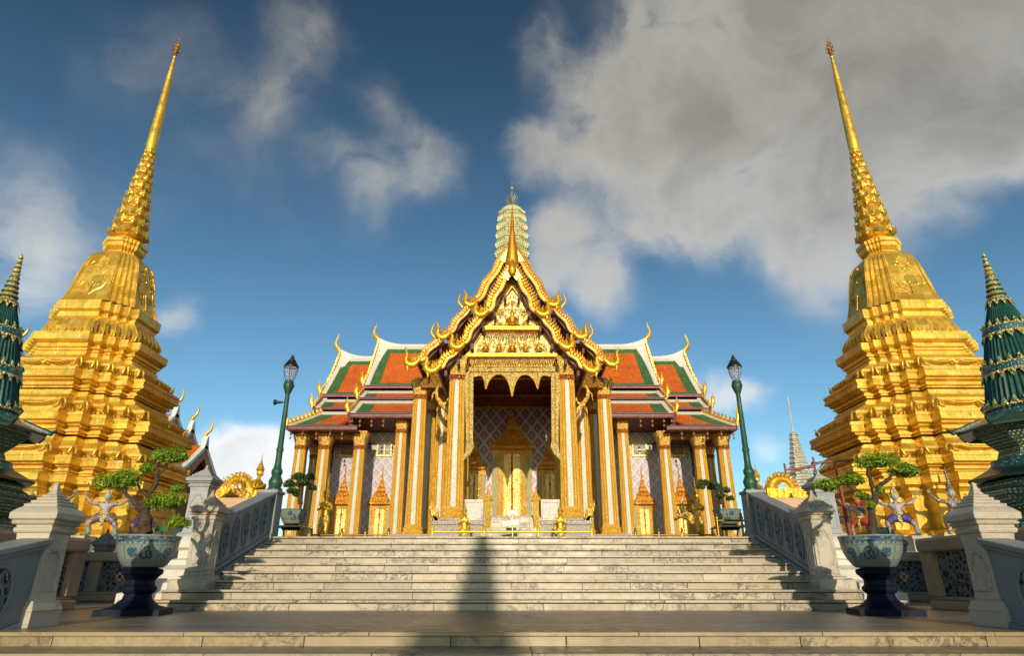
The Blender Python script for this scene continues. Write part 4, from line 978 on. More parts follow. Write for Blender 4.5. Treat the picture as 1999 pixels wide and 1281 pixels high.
# ---------------------------------------------------------------- demon guardians holding up the stupas
def skin_fig(name, joints, edges, radii, mat, parent, sub=1):
    me = bpy.data.meshes.new(name); O = ORG[parent]
    me.from_pydata([(p[0], p[1], p[2]) for p in joints], edges, []); me.update()
    o = bpy.data.objects.new(name, me); COL.objects.link(o); o.parent = parent; ORG[o] = O
    sk = o.modifiers.new('skin', 'SKIN'); sk.use_smooth_shade = True
    for i, r in enumerate(radii): me.skin_vertices[0].data[i].radius = (r, r)
    me.skin_vertices[0].data[0].use_root = True
    sb = o.modifiers.new('sub', 'SUBSURF'); sb.levels = sub; sb.render_levels = sub
    me.materials.append(mat); return o
FIGM = {}
FIGM['mosA'] = mosaic('costume_white', (.30,.24,.22), (.06,.06,.22), 13., dotr=(.3,.42), c2=(.32,.26,.30), dot2=(.50,.30,.08))
FIGM['mosB'] = mosaic('costume_brown', (.18,.10,.08), (.52,.44,.36), 13., dotr=(.26,.38), c2=(.22,.12,.12), dot2=(.10,.20,.24))
FIGM['pale'] = plain('face_pale', (.42,.48,.44), .4); FIGM['teal'] = plain('face_teal', (.10,.34,.36), .4); FIGM['redb'] = plain('boot_red', (.60,.08,.03), .4)
FIGM['cyan'] = plain('boot_cyan', (.08,.42,.50), .4); FIGM['blue'] = mosaic('shorts_blue', (.05,.04,.22), (.5,.4,.3), 40.)
def demon(x, y, z, label, face='pale', boots='cyan', cost='mosA', shorts='blue', arms=1, rot=0, crown=.42, sc=1.):
    t = thing('guardian_statue', label, 'statue', (x, y, z), 'demon guardian statues round the golden stupas', rotz=rot); t.scale = (sc, sc, sc)
    J = [(0,0,.62),(0,.0,.84),(0,.0,1.02),(0,-.01,1.12),(0,-.02,1.20),
         (-.17,.0,.60),(-.40,-.10,.44),(-.33,-.06,.12),(-.36,-.16,.05),
         (.17,.0,.60),(.40,-.10,.42),(.44,-.06,.12),(.50,-.16,.05),
         (-.20,0,1.05),(-.42,-.02,1.06),(-.60,.02,1.22),(-.66,.04,1.30),
         (.20,0,1.05),(.42,-.02,1.06),(.60,.02,1.20),(.66,.04,1.30)]
    E = [(0,1),(1,2),(2,3),(3,4),(0,5),(5,6),(6,7),(7,8),(0,9),(9,10),(10,11),(11,12),(2,13),(13,14),(14,15),(15,16),(2,17),(17,18),(18,19),(19,20)]
    Rr = [.15,.12,.15,.06,.06,.12,.10,.06,.045,.12,.10,.06,.045,.08,.065,.05,.045,.08,.065,.05,.045]
    skin_fig('body', J, E, Rr, FIGM[cost], t, 2)
    def loc(mb): mb.v = [(p[0]+x, p[1]+y, p[2]+z) for p in mb.v]; return mb
    h = MB(); h.ball((0,-.03,1.30), .115, .12, .14, 14, 10); h.ball((0,-.145,1.29), .025, .03, .035, 6, 4); h.ball((0,-.125,1.235), .05, .03, .018, 8, 4)
    for s in (-1, 1): h.ball((s*.045,-.13,1.325), .022, .016, .015, 6, 4); h.ball((s*.118,-.02,1.30), .02, .035, .05, 6, 4)
    loc(h).build('head', FIGM[face], t, smooth=60)
    c = MB(); c.lathe([(.13,1.38),(.135,1.42),(.11,1.45),(.10,1.50),(.075,1.54),(.065,1.60),(.045,1.64),(.04,1.60+crown*.4),(.02,1.60+crown*.6),(.004,1.60+crown*.75)], (0,-.02,0), 12); loc(c).build('crown', FIGM[cost] if crown > .3 else M['gold_fine'], t, smooth=40)
    for s, kx in ((-1, -.335), (1, .44)):
        b = MB(); b.tube([(kx,-.06,.02),(kx,-.06,.14),(kx-.0,-.065,.26)], [.075,.062,.085], 10); b.tube([(kx,-.06,.035),(kx+s*.04,-.16,.04),(kx+s*.07,-.24,.06)], [.06,.05,.02], 8); loc(b).build('boot', FIGM[boots], t, smooth=60)
    for s in (-1, 1):
        b = MB(); b.tube([(s*.07,0,.62),(s*.22,-.05,.57),(s*.36,-.09,.47)], [.165,.14,.125], 10); loc(b).build('trouser_leg', FIGM[shorts], t, smooth=60)
        hnd = MB(); hnd.ball((s*.68,.02,1.35), .05, .045, .03, 8, 5)
        for f in range(4): hnd.tube([(s*(.65+.02*f),-.02,1.36), (s*(.655+.02*f),-.05,1.39), (s*(.66+.02*f),-.05,1.42)], [.012,.011,.008], 5)
        hnd.tube([(s*.63,.0,1.35),(s*.60,-.02,1.38)], [.014,.01], 5)
        loc(hnd).build('hand', FIGM['pale'], t, smooth=60)
    k = MB(); k.tube([(0,-.14,.66),(0,-.19,.50),(.01,-.18,.34),(.0,-.17,.24)], [.05,.06,.05,.02], 8, flat=.4); k.lathe([(.16,.70),(.175,.74),(.16,.78)], (0,0,0), 14); loc(k).build('belt_sash', M['gold_fine'], t, smooth=60)
    return t
demon(13.05, 24.7, 1.9, 'demon statue with red boots, leftmost under the right golden stupa', 'redb', 'redb', 'mosB', 'redb', rot=radians(-60), crown=.3, sc=1.04)
demon(13.62, 23.25, 1.9, 'demon statue in blue shorts and cyan boots under the right golden stupa', 'pale', 'cyan', 'mosA', 'blue', rot=radians(-22), crown=.2, sc=1.04)
demon(15.05, 22.35, 1.9, 'demon statue with a tall ringed crown under the right golden stupa', 'pale', 'pale', 'mosB', 'mosB', rot=radians(-6), crown=.8, sc=1.04)
demon(-15.75, 22.35, 1.9, 'demon statue with a teal face, leftmost under the left golden stupa', 'teal', 'cyan', 'mosB', 'mosA', rot=radians(6), crown=.1, sc=1.04)
demon(-14.35, 23.2, 1.9, 'demon statue with a pale face behind the pads of the left potted tree', 'pale', 'cyan', 'mosA', 'mosB', rot=radians(20), crown=.1, sc=1.04)
demon(-13.85, 24.8, 1.9, 'demon statue with cyan boots half hidden by the trunk of the left potted tree', 'teal', 'cyan', 'mosB', 'blue', rot=radians(60), crown=.1, sc=1.04)

# ---------------------------------------------------------------- the temple
FZ = 2.20; FI = 2.47
M['gold_plate'] = gold('gold_plate', (.92,.70,.26), (.86,.58,.14), rough=.22, metal=.8, leaf=False)
M['gold_barge'] = gold('gold_barge', (.70,.34,.02), (.54,.22,.012), rough=.42, metal=.6, leaf=False)
TP = thing('temple', 'golden columned temple with orange and green roofs and a central tower above the stairs', 'temple', (0, 33, 1.35))
M['plinth'] = mosaic('plinth_mosaic', (.26,.20,.18), (.50,.45,.38), 12., c2=(.18,.13,.14), dot2=(.4,.2,.1))
def P_(mb, name, mat, parent=TP, **k): return mb.build(name, mat, parent, **k)
mb = MB(); mb.box(-11.9, 11.9, 31.9, 43.5, 1.3, FZ-.02); mb.box(-4.9, 4.9, 26.6, 31.95, 1.3, FZ-.021); mb.box(-2.7, 2.7, 22.7, 33.0, 1.3, FI-.022)
for (a, b, y, f) in ((-12.0, 12.0, 31.8, FZ), (-5.0, 5.0, 26.5, FZ), (-2.8, 2.8, 22.6, FI)):
    mb.box(a, b, y, y+.2, f-.12, f+.0); mb.box(a, b, y-.04, y+.2, 1.3, 1.55)
P_(mb, 'plinth', M['plinth'], bevel=.01)
# walls
w = MB(); w.box(-9.95, 9.95, 35.5, 41.5, FZ-.02, 8.95); w.box(-4.5, 4.5, 33.0, 35.52, FZ-.02, 8.6)
P_(w, 'wall', M['wall_tile'])
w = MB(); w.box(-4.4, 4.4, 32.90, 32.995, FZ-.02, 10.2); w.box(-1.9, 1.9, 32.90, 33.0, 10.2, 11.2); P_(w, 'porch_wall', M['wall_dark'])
w = MB(); w.box(-4.35, 4.35, 32.80, 32.90, 9.05, 10.3); P_(w, 'ceiling_frieze', M['gold_red'])
w = MB(); w.box(-4.35, 4.35, 32.76, 32.90, 8.98, 9.06); w.box(-4.35,4.35,32.70,32.90,9.62,9.70); P_(w, 'frieze_moulding', M['gold'])
w = MB(); w.box(-3.6, 3.6, 26.0, 32.8, 10.02, 10.12); w.box(-2.0, 2.0, 24.3, 26.1, 9.28, 9.3); P_(w, 'porch_ceiling', M['gold_red'])

# columns
M['groove'] = plain('gold_groove', (.60,.32,.06), .45, .4, c2=(.5,.25,.04), ns=6)
def column(name, loc, h, w0=.66, w1=.54, parent=TP):
    x, y, z = loc
    def pl(w, zz, d=.12):      # redented square
        h_ = w/2; a = h_*(1-2*d); b = h_*(1-d)
        q = [(h_, a), (b, a), (b, b), (a, b), (a, h_)]; pts = []
        for k in range(4):
            c, s = round(cos(k*pi/2)), round(sin(k*pi/2))
            for (u, v) in q: pts.append((x+u*c-v*s, y+u*s+v*c, z+zz))
        return pts
    hc = .95
    s = MB(); s.loft([pl(w0, .40), pl(w1, h-hc)]); col = s.build(name, M['gold_col'], parent, origin=loc)
    m = MB()
    for k in range(4):
        R = Matrix.Rotation(k*pi/2, 3, 'Z')
        def q(u, v, zz): p = R @ Vector((u, v, 0)); return (x+p.x, y+p.y, z+zz)
        f0 = w0/2; f1 = w1/2; a0 = .13*w0; a1 = .13*w1; n = 6
        for i in range(1):
            m.hexa([q(-a0, -f0-.012, .42), q(a0, -f0-.012, .42), q(a0, -f0+.02, .42), q(-a0, -f0+.02, .42)],
                   [q(-a1, -f1-.012, h-hc-.12), q(a1, -f1-.012, h-hc-.12), q(a1, -f1+.02, h-hc-.12), q(-a1, -f1+.02, h-hc-.12)])
            m.add([q(-a1, -f1-.012, h-hc-.12), q(a1, -f1-.012, h-hc-.12), q(0, -f1-.012, h-hc+.08)], [(0,1,2)])
    m.build('mosaic_strip', M['mosaic_white'], col)
    fl = MB()
    for k in range(4):
        R = Matrix.Rotation(k*pi/2, 3, 'Z')
        for sg in (-1, 1):
            for u0, u1 in ((.20,.20),(.335,.335)):
                A = R @ Vector((sg*u0*w0, -w0/2-.004, 0)); B = R @ Vector((sg*u1*w1, -w1/2-.004, 0))
                fl.tube([(x+A.x, y+A.y, z+.42), (x+B.x, y+B.y, z+h-hc)], .010, 4)
    fl.build('fluting', M['groove'], col)
    b = MB(); b.loft([pl(w0*1.28, 0), pl(w0*1.28, .10), pl(w0*1.18, .13), pl(w0*1.12, .20), pl(w0*1.2, .24), pl(w0*1.2, .29), pl(w0*1.05, .34), pl(w0*1.02, .41)]); b.build('base', M['gold_col'], col)
    r = MB(); zc = h-hc
    r.loft([pl(w1*1.04, zc), pl(w1*1.12, zc+.04), pl(w1*1.12, zc+.08), pl(w1*1.02, zc+.10), pl(w1*1.14, zc+.13), pl(w1*1.14, zc+.19), pl(w1*1.0, zc+.22)]); r.build('necking', M['gold_red'], col)
    c = MB(); c.loft([pl(w1*.98, zc+.215), pl(w1*1.0, zc+.35), pl(w1*1.14, zc+.62), pl(w1*1.38, zc+.86), pl(w1*1.40, zc+.95)])
    for k in range(4):       # long lotus petals
        R = Matrix.Rotation(k*pi/2, 3, 'Z')
        for row, (za, zb, n, o) in enumerate(((.22,.58,3,0),(.34,.92,4,.03))):
            for i in range(n):
                u = (i+.5)/n-.5
                def q(uu, oo, zz):
                    wd = w1*(1.0 if zz < .4 else 1.0+.38*((zz-.35)/.6)); p = R @ Vector((uu*wd*.98, -wd/2-oo, 0)); return (x+p.x, y+p.y, z+zc+zz)
                hw = .42/n
                c.add([q(u-hw, o, za), q(u+hw, o, za), q(u+hw, o+.02, (za+zb)/2), q(u, o+.05, zb), q(u-hw, o+.02, (za+zb)/2), q(u, o+.06, (za+zb)/2)], [(0,1,5),(1,2,5),(2,3,5),(3,4,5),(4,0,5)])
    c.build('capital', M['gold_orn2'], col, smooth=30)
    return col
M['gold_col'] = gold('gold_column', (.88,.56,.09), (.80,.43,.04), orn=.35, oscale=26., rough=.38, metal=.4, leaf=False, spec=(.5,.2,.03))
M['gold_orn2'] = gold('gold_capital', (.90,.62,.17), (.78,.44,.07), orn=.4, oscale=20., rough=.38, metal=.4, leaf=False, spec=(.4,.16,.03))
def cpy(o, loc): return dup(o, Vector(loc)-ORG[TP], TP)
CW = column('wing_column', (-10.95, 33.0, FZ), 5.55)
for sx in (-1, 1):
    for (x, y) in ((10.95,33.0),(9.72,33.0),(7.9,33.0),(10.95,35.6),(10.95,38.0),(10.95,40.5)):
        if (sx, x, y) == (-1, 10.95, 33.0): continue
        cpy(CW, (sx*x, y, FZ))
CD = column('tall_column', (-5.78, 33.0, FZ), 6.40); cpy(CD, (5.78, 33.0, FZ))
CO = column('porch_column', (-4.08, 27.5, FZ), 6.70, .66, .56)
for p in ((4.08,27.5),(-3.98,30.2),(3.98,30.2),(-3.92,32.2),(3.92,32.2),(-3.22,29.0),(3.22,29.0)): cpy(CO, (p[0], p[1], FZ))
CI = column('front_column', (-2.08, 23.4, FI), 6.05, .68, .56); cpy(CI, (2.08, 23.4, FI))
for s in (-1, 1): cpy(CI, (s*2.1, 26.3, FI))

# doors with spired roofs
def spire_door(x, y, zf, wd, hd, ztip, name='doorway', tiers=3, mat='gold_dark'):
    d = MB(); hw = wd/2; pw = wd*.17
    for s in (-1, 1):
        a, b = sorted((x+s*(hw), x+s*(hw-pw))); d.box(a, b, y-.22, y, zf, zf+hd); a, b = sorted((x+s*(hw+.03), x+s*(hw-pw-.03))); d.box(a, b, y-.26, y-.001, zf, zf+.22); d.box(a, b, y-.26, y-.001, zf+hd-.3, zf+hd-.001)
        a, b = sorted((x+s*(hw-pw), x+s*(hw-pw*1.7))); d.box(a, b, y-.15, y, zf, zf+hd-.05)
    d.box(x-hw+pw, x+hw-pw, y-.16, y, zf+hd-.18, zf+hd-.0)
    dr = d.build(name, M['gold_orn2'], TP, origin=(x, y, zf))
    s_ = MB(); iw = hw-pw*1.7
    for s in (-1, 1):
        a, b = sorted((x+s*.015, x+s*iw)); lf = MB(); lf.box(a, b, y-.07, y-.02, zf, zf+hd-.18); lf.box(a+.03*(1), b-.03, y-.085, y-.069, zf+.1, zf+hd-.3); lf.build('door_leaf', M['gold_door'], dr, bevel=.006)
    st = MB(); st.tube([(x, y-.10, zf), (x, y-.10, zf+hd-.2)], wd*.018, 6)
    for kz in (.28, .5, .75): st.ball((x, y-.11, zf+hd*kz), wd*.035, .03, wd*.07, 8, 5)
    st.build('astragal', M['gold_dark'], dr, smooth=60)
    sd = MB()
    for s in (-1, 1): sd.box(*sorted((x+s*(hw-pw*.25), x+s*(hw-pw*.75))), y-.232, y-.218, zf+.28, zf+hd-.36)
    sd.build('mosaic_strip', M['gem_strip'], dr)
    r = MB(); zt = zf+hd; H = ztip-zt
    def sq(w_, z_, dp=.55): return [(x-w_, y-.35*w_/hw-.06 if 0 else y-.12-w_*dp, z_), (x+w_, y-.12-w_*dp, z_), (x+w_, y, z_), (x-w_, y, z_)]
    pr = [(hw*1.08,0),(hw*1.12,.03*H),(hw*1.12,.05*H),(hw*1.0,.065*H),(hw*.80,.13*H),(hw*.62,.20*H),(hw*.53,.265*H),(hw*.56,.27*H),(hw*.56,.29*H),(hw*.46,.30*H),(hw*.36,.36*H),(hw*.29,.43*H),(hw*.32,.435*H),(hw*.32,.455*H),(hw*.24,.47*H),(hw*.18,.55*H),(hw*.17,.56*H),(hw*.19,.57*H),(hw*.12,.60*H),(hw*.09,.70*H),(hw*.06,.72*H),(hw*.07,.74*H),(hw*.035,.78*H),(hw*.02,.90*H),(hw*.004,H)]
    r.loft([sq(w_, zt+z_) for w_, z_ in pr])
    for (w_, z_) in ((hw*1.0,.065*H),(hw*.62,.20*H),(hw*.46,.30*H)):     # rows of antefixes
        n = 7
        for i in range(n):
            u = (i+.5)/n*2-1; cx_ = x+u*w_*.95; yy_ = y-.12-w_*.55; sz = hw*.10
            r.add([(cx_-sz, yy_, zt+z_), (cx_+sz, yy_, zt+z_), (cx_, yy_-.01, zt+z_+sz*2.4), (cx_, yy_-.05, zt+z_+sz*.6)], [(0,1,3),(1,2,3),(2,0,3)])
    r.build('spired_roof', M['gold_bell'], dr, smooth=25)
    return dr
M['gem_strip'] = mosaic('gem_strip', (.30,.36,.22), (.08,.22,.16), 22., c2=(.20,.26,.16), dot2=(.5,.35,.1))
M['gold_bell'] = gold('gold_spired_roof', (.88,.42,.05), (.72,.30,.03), orn=.5, oscale=13., rough=.38, leaf=False, spec=(.35,.10,.02))
for s in (-1, 1):
    spire_door(s*9.17, 35.48, FZ, 1.22, 2.10, 6.35); spire_door(s*7.12, 35.48, FZ, 1.22, 2.10, 6.35)
    spire_door(s*1.92, 32.88, 2.80, 1.15, 2.95, 7.85)
spire_door(0, 32.86, 2.80, 2.02, 3.95, 9.6)
# windows
def window(x0, x1, z0, z1, y):
    f = MB(); t_ = .07
    f.box(x0, x1, y-.10, y, z0, z0+t_); f.box(x0, x1, y-.10, y, z1-t_, z1); f.box(x0, x0+t_, y-.10, y, z0+t_, z1-t_); f.box(x1-t_, x1, y-.10, y, z0+t_, z1-t_)
    xm = (x0+x1)/2; zm = (z0+z1)/2
    f.box(xm-.02, xm+.02, y-.07, y-.01, z0+t_, z1-t_); f.box(x0+t_, xm-.02, y-.065, y-.011, zm-.015, zm+.015); f.box(xm+.02, x1-t_, y-.065, y-.011, zm-.015, zm+.015)
    o = f.build('window', M['gold'], TP, origin=(xm, y, z0), bevel=.006)
    p = MB(); p.box(x0+t_, x1-t_, y-.03, y-.015, z0+t_, z1-t_); p.build('pane', M['glass_pane'], o)
for s in (-1, 1):
    for c in (9.2, 7.12): window(s*c-.42, s*c+.42, 6.93, 7.68, 35.5)

# wing roofs
RY = 37.6
def lerp(a, b, f): return a+(b-a)*f
def roof_run(s, x0, x1, top, bot, name, hip=0, border_top=.0, tw=.26, gw=.46, side_w=.26, side_g=.54, gb=.24, sag=.12):
    """one pitched tier from x0 (inner) to x1 (outer end); top/bot = (Y, z); both slopes"""
    first = None; Lh = sqrt((top[0]-bot[0])**2+(top[1]-bot[1])**2)
    vs = sorted(set([0, tw/Lh, min(1, (tw+gw)/Lh), 1-gb/Lh, 1, .5, .75, .3]))
    for sl in (0, 1):
        O, G, Wt = MB(), MB(), MB()
        def pt(x, v, o=0):
            y = lerp(top[0], bot[0], v); z = lerp(top[1], bot[1], v)-sag*4*v*(1-v)*.6
            if sl: y = 2*RY-y
            return (s*(x+hip*v), y+(-o if not sl else o)*.7, z+o)
        for a, b in zip(vs[:-1], vs[1:]):
            vm = (a+b)/2*Lh
            cols = [(x0, x1-side_w-side_g, 'o'), (x1-side_w-side_g, x1-side_w, 'g'), (x1-side_w, x1, 'w')]
            for xa, xb, k in cols:
                if vm < tw: k = 'w'
                elif vm < tw+gw and k == 'o': k = 'g'
                elif vm > Lh-gb and k == 'o': k = 'g'
                tgt = {'o': O, 'g': G, 'w': Wt}[k]; off = {'o': 0, 'g': .004, 'w': .05}[k]
                tgt.hexa([pt(xa, a, off-.08), pt(xb, a, off-.08), pt(xb, b, off-.08), pt(xa, b, off-.08)], [pt(xa, a, off), pt(xb, a, off), pt(xb, b, off), pt(xa, b, off)])
        base = O.build(name, M['tile_orange'], TP); G.build('green_border', M['tile_green'], base); Wt.build('white_border', M['white'], base)
        first = first or base; e = MB()
        y = bot[0] if not sl else 2*RY-bot[0]; sg = -1 if not sl else 1
        xe = x1+hip
        a, b = sorted((y-.05, y+.05)); xa, xb = sorted((s*x0, s*xe))
        e.box(xa, xb, a, b, bot[1]-(.10 if 'skirt' in name else .17), bot[1]-.05)
        a, b = sorted((y+.02*sg, y+.14*sg)); e.box(xa, xb, a, b, bot[1]-.05, bot[1]-.02)
        e.build('eave_board', M['maroon'], base)
    return first
def barge(s, x, path, parent, curl=True):
    """maroon edged gable board following (Y, z) path in the plane X=x, front and back"""
    for sl in (0, 1):
        m = MB(); e = MB()
        P = [(s*x, (p[0] if not sl else 2*RY-p[0]), p[1]) for p in path]
        for i in range(len(P)-1):
            a, b = V3(P[i]), V3(P[i+1]); d = (b-a).normalized(); n_ = Vector((0, -d.z, d.y))
            if n_.z < 0: n_ = -n_
            t0 = Vector((s*.14, 0, 0))
            m.hexa([a-n_*.30, a-n_*.30+t0, b-n_*.30+t0, b-n_*.30], [a+n_*.10, a+n_*.10+t0, b+n_*.10+t0, b+n_*.10])
            k = max(1, int((b-a).length/.34))
            for j in range(k):
                c = a+(b-a)*((j+.5)/k)+n_*.09; e.add([c-d*.12, c+d*.14, c-d*.16+n_*.26, c-d*.12+t0*.7, c+d*.14+t0*.7, c-d*.16+n_*.26+t0*.4], [(0,1,2),(3,5,4),(0,3,4,1),(1,4,5,2),(2,5,3,0)])
        o = m.build('gable_board', M['maroon'], parent); e.build('board_fins', M['gold'], o)
def chofa(s, x, y, z, h=1.5, parent=TP, lean=-1):
    m = MB(); pr = [(0,-.25),(.04,0),(.10,.18),(.30,.38),(.42,.62),(.40,.9),(.30,1.12),(.26,1.32),(.31,1.5)]; rr = [.13,.14,.16,.15,.12,.085,.06,.045,.008]
    k = h/1.5
    m.tube([(x+s*a*k, y, z+b*k) for a, b in pr], [r*k for r in rr], 8, flat=.6)
    m.tube([(x+s*.30*k, y, z+.34*k), (x+s*.52*k, y, z+.30*k), (x+s*.60*k, y, z+.38*k)], [.09*k,.05*k,.008], 6)
    return m.build('roof_finial', M['gold'], parent, smooth=60)
def flame(x, y, z, h=.9, parent=TP, s=1):
    m = MB(); m.tube([(x, y, z-.1), (x+s*.03, y, z+h*.15), (x+s*.10, y-.03, z+h*.35), (x+s*.06, y-.02, z+h*.6), (x+s*.10, y, z+h*.8), (x+s*.08, y, z+h)], [.06,.11,.12,.08,.045,.008], 7, flat=.6)
    for k in (.25,.45,.62): m.tube([(x, y, z+h*k), (x+s*.16, y-.02, z+h*(k+.02)), (x+s*.17, y-.02, z+h*(k+.12))], [.05,.035,.006], 5)
    return m.build('eave_finial', M['gold'], parent, smooth=60)
def ridge_cap(s, x0, x1, z, rise, parent):
    m = MB(); n = 14; top = []; bot = []
    for i in range(n+1):
        x = lerp(x0, x1, i/n); d = x1-x; r_ = rise*max(0, 1-d/1.7)**2.2
        top.append((s*x, z+.16+r_)); bot.append((s*x, z-.05))
    poly = bot+top[::-1]
    for i in range(n):
        a = [(bot[i][0], bot[i][1]), (bot[i+1][0], bot[i+1][1]), (top[i+1][0], top[i+1][1]), (top[i][0], top[i][1])]
        hw0 = .17; 
        m.hexa([(a[0][0], RY-hw0, a[0][1]), (a[1][0], RY-hw0, a[1][1]), (a[2][0], RY-.07, a[2][1]), (a[3][0], RY-.07, a[3][1])], [(a[0][0], RY+hw0, a[0][1]), (a[1][0], RY+hw0, a[1][1]), (a[2][0], RY+.07, a[2][1]), (a[3][0], RY+.07, a[3][1])])
    # flared white corner sweeping down the gable edge
    c = MB()
    for sl in (0, 1):
        prev = None
        for i in range(9):
            f = i/8; y = lerp(RY, 34.7, f); zz = lerp(z, z-3.4, f)-.12*4*f*(1-f)*.6+.06; wd = .32+.42*(1-f)**3.5; up_ = rise*(1-f)**5
            yy = y if not sl else 2*RY-y
            cur = [(s*(x1-wd), yy, zz+ .0+up_*.25), (s*x1, yy, zz+up_), ]
            if prev: c.hexa([(p[0], p[1], p[2]-.08) for p in (prev[0], prev[1], cur[1], cur[0])], [prev[0], prev[1], cur[1], cur[0]])
            prev = cur
    m.build('ridge_cap', M['white'], parent, smooth=40); c.build('flared_corner', M['white'], parent, smooth=40)
def bells(s, xs, y, z, parent):
    first = None
    for x in xs:
        if first is None:
            m = MB(); m.lathe([(.012,0),(.012,-.10),(.05,-.13),(.065,-.22),(.08,-.25),(.02,-.25)], (s*x, y, z), 8); m.tube([(s*x, y, z-.25), (s*x, y, z-.36)], .012, 4)
            m.add([(s*x-.05, y, z-.36), (s*x+.05, y, z-.36), (s*x+.06, y, z-.43), (s*x, y, z-.50), (s*x-.06, y, z-.43)], [(0,1,2,3,4)])
            first = m.build('eave_bell', M['gold_dark'], parent, origin=(s*x, y, z)); 
        else: dup(first, Vector((s*x, y, z))-ORG[parent], parent)
for s in (-1, 1):
    # inner, higher section
    a = roof_run(s, 3.2, 8.35, (RY, 14.2), (34.65, 10.8), 'inner_roof')
    roof_run(s, 3.2, 8.33, (34.75, 10.45), (33.6, 9.80), 'inner_roof_skirt', tw=.28, gw=.05, gb=.11, side_g=.55, sag=.04)
    b = roof_run(s, 3.2, 8.31, (33.75, 9.60), (32.0, 8.52), 'inner_roof_eave', tw=.28, gw=.08, gb=.26, side_g=.65, sag=.06)
    ridge_cap(s, 3.0, 8.40, 14.2, .42, a)
    barge(s, 8.36, [(RY, 14.55), (37.2, 13.9), (36.4, 12.75), (35.5, 11.6), (34.6, 10.75)], a)
    barge(s, 8.34, [(34.8, 10.5), (34.2, 10.1), (33.55, 9.75)], a); barge(s, 8.32, [(33.8, 9.65), (32.9, 9.0), (31.95, 8.45)], a)
    chofa(s, s*8.42, RY, 14.66, 1.25, a)
    for (y, z) in ((34.6, 10.85), (33.55, 9.85), (31.95, 8.6)): flame(s*8.45, y, z, .78, a, s)
    # outer, lower section
    a = roof_run(s, 8.3, 10.70, (RY, 13.4), (34.55, 10.27), 'outer_roof')
    roof_run(s, 8.3, 10.62, (34.65, 9.92), (33.45, 9.18), 'outer_roof_skirt', tw=.26, gw=.05, gb=.11, side_g=.55, sag=.04)
    ridge_cap(s, 8.2, 10.75, 13.4, .46, a)
    barge(s, 10.71, [(RY, 13.8), (37.2, 13.1), (36.4, 12.0), (35.5, 11.0), (34.5, 10.2)], a); barge(s, 10.63, [(34.7, 10.0), (34.0, 9.6), (33.4, 9.15)], a)
    chofa(s, s*10.78, RY, 13.9, 1.25, a)
    for (y, z) in ((34.5, 10.3), (33.4, 9.25)): flame(s*10.8, y, z, .78, a, s)
    # hipped eave round the outer end
    h = roof_run(s, 7.85, 10.25, (33.5, 8.92), (31.8, 7.82), 'hipped_eave', hip=1.15, tw=.26, gw=.07, gb=.22, side_w=.22, side_g=.8, sag=.06)
    side = MB(); side.hexa([(s*10.25, 33.5, 8.84), (s*10.25, 41.7, 8.84), (s*11.4, 43.4, 7.74), (s*11.4, 31.8, 7.74)], [(s*10.25, 33.5, 8.92), (s*10.25, 41.7, 8.92), (s*11.4, 43.4, 7.82), (s*11.4, 31.8, 7.82)]); side.build('side_slope', M['tile_green'], h)
    eb = MB(); eb.box(*sorted((s*11.36, s*11.46)), 31.75, 43.4, 7.62, 7.78); eb.build('side_eave_board', M['maroon'], h)
    hr = MB(); A = Vector((s*10.25, 33.5, 8.98)); B = Vector((s*11.42, 31.78, 7.90)); hr.tube([A, (A+B)/2+Vector((0,0,-.05)), B], [.10,.10,.09], 6)
    for k in range(9):
        c = A.lerp(B, (k+.3)/9.); hr.tube([c, c+Vector((s*.05, -.04, .16)), c+Vector((s*.0, -.02, .30))], [.10,.07,.01], 5)
    hr.build('hip_ridge', M['gold'], h, smooth=50); flame(s*11.45, 31.75, 7.92, .95, h, s)
    # soffits, beams, bells
    q = MB(); q.box(*sorted((s*3.2, s*8.30)), 31.98, 35.6, 8.28, 8.34); q.box(*sorted((s*8.31, s*11.38)), 31.78, 43.4, 7.60, 7.66); q.box(*sorted((s*7.86, s*8.31)), 31.78, 35.6, 7.60, 7.66); q.box(*sorted((s*8.30, s*8.36)), 32.1, 35.6, 7.66, 8.4); P_(q, 'soffit', M['soffit'])
    q = MB(); q.box(*sorted((s*8.3, s*11.2)), 32.75, 33.25, 7.4, 7.62) ; q.box(*sorted((s*10.7, s*11.2)), 33.25, 41, 7.4, 7.62); P_(q, 'eave_beam', M['gold_dark'])
    bells(s, [6.6,7.2,7.8,8.2], 32.05, 8.30, b); bells(s, [8.6,9.2,9.9,10.6,11.2], 31.85, 7.60, h)
    # gable walls closing the roofs
    g = MB(); g.prismX([(33.0, 8.6), (42.2, 8.6), (41.5, 9.5), (40.5, 10.4), (RY, 14.0), (34.7, 10.4), (33.7, 9.5)], *sorted((s*8.24, s*8.30))); g.prismX([(33.6, 8.6), (41.6, 8.6), (40.6, 9.9), (RY, 13.2), (34.6, 9.9)], *sorted((s*10.5, s*10.56))); P_(g, 'gable_wall', M['gold_red'])

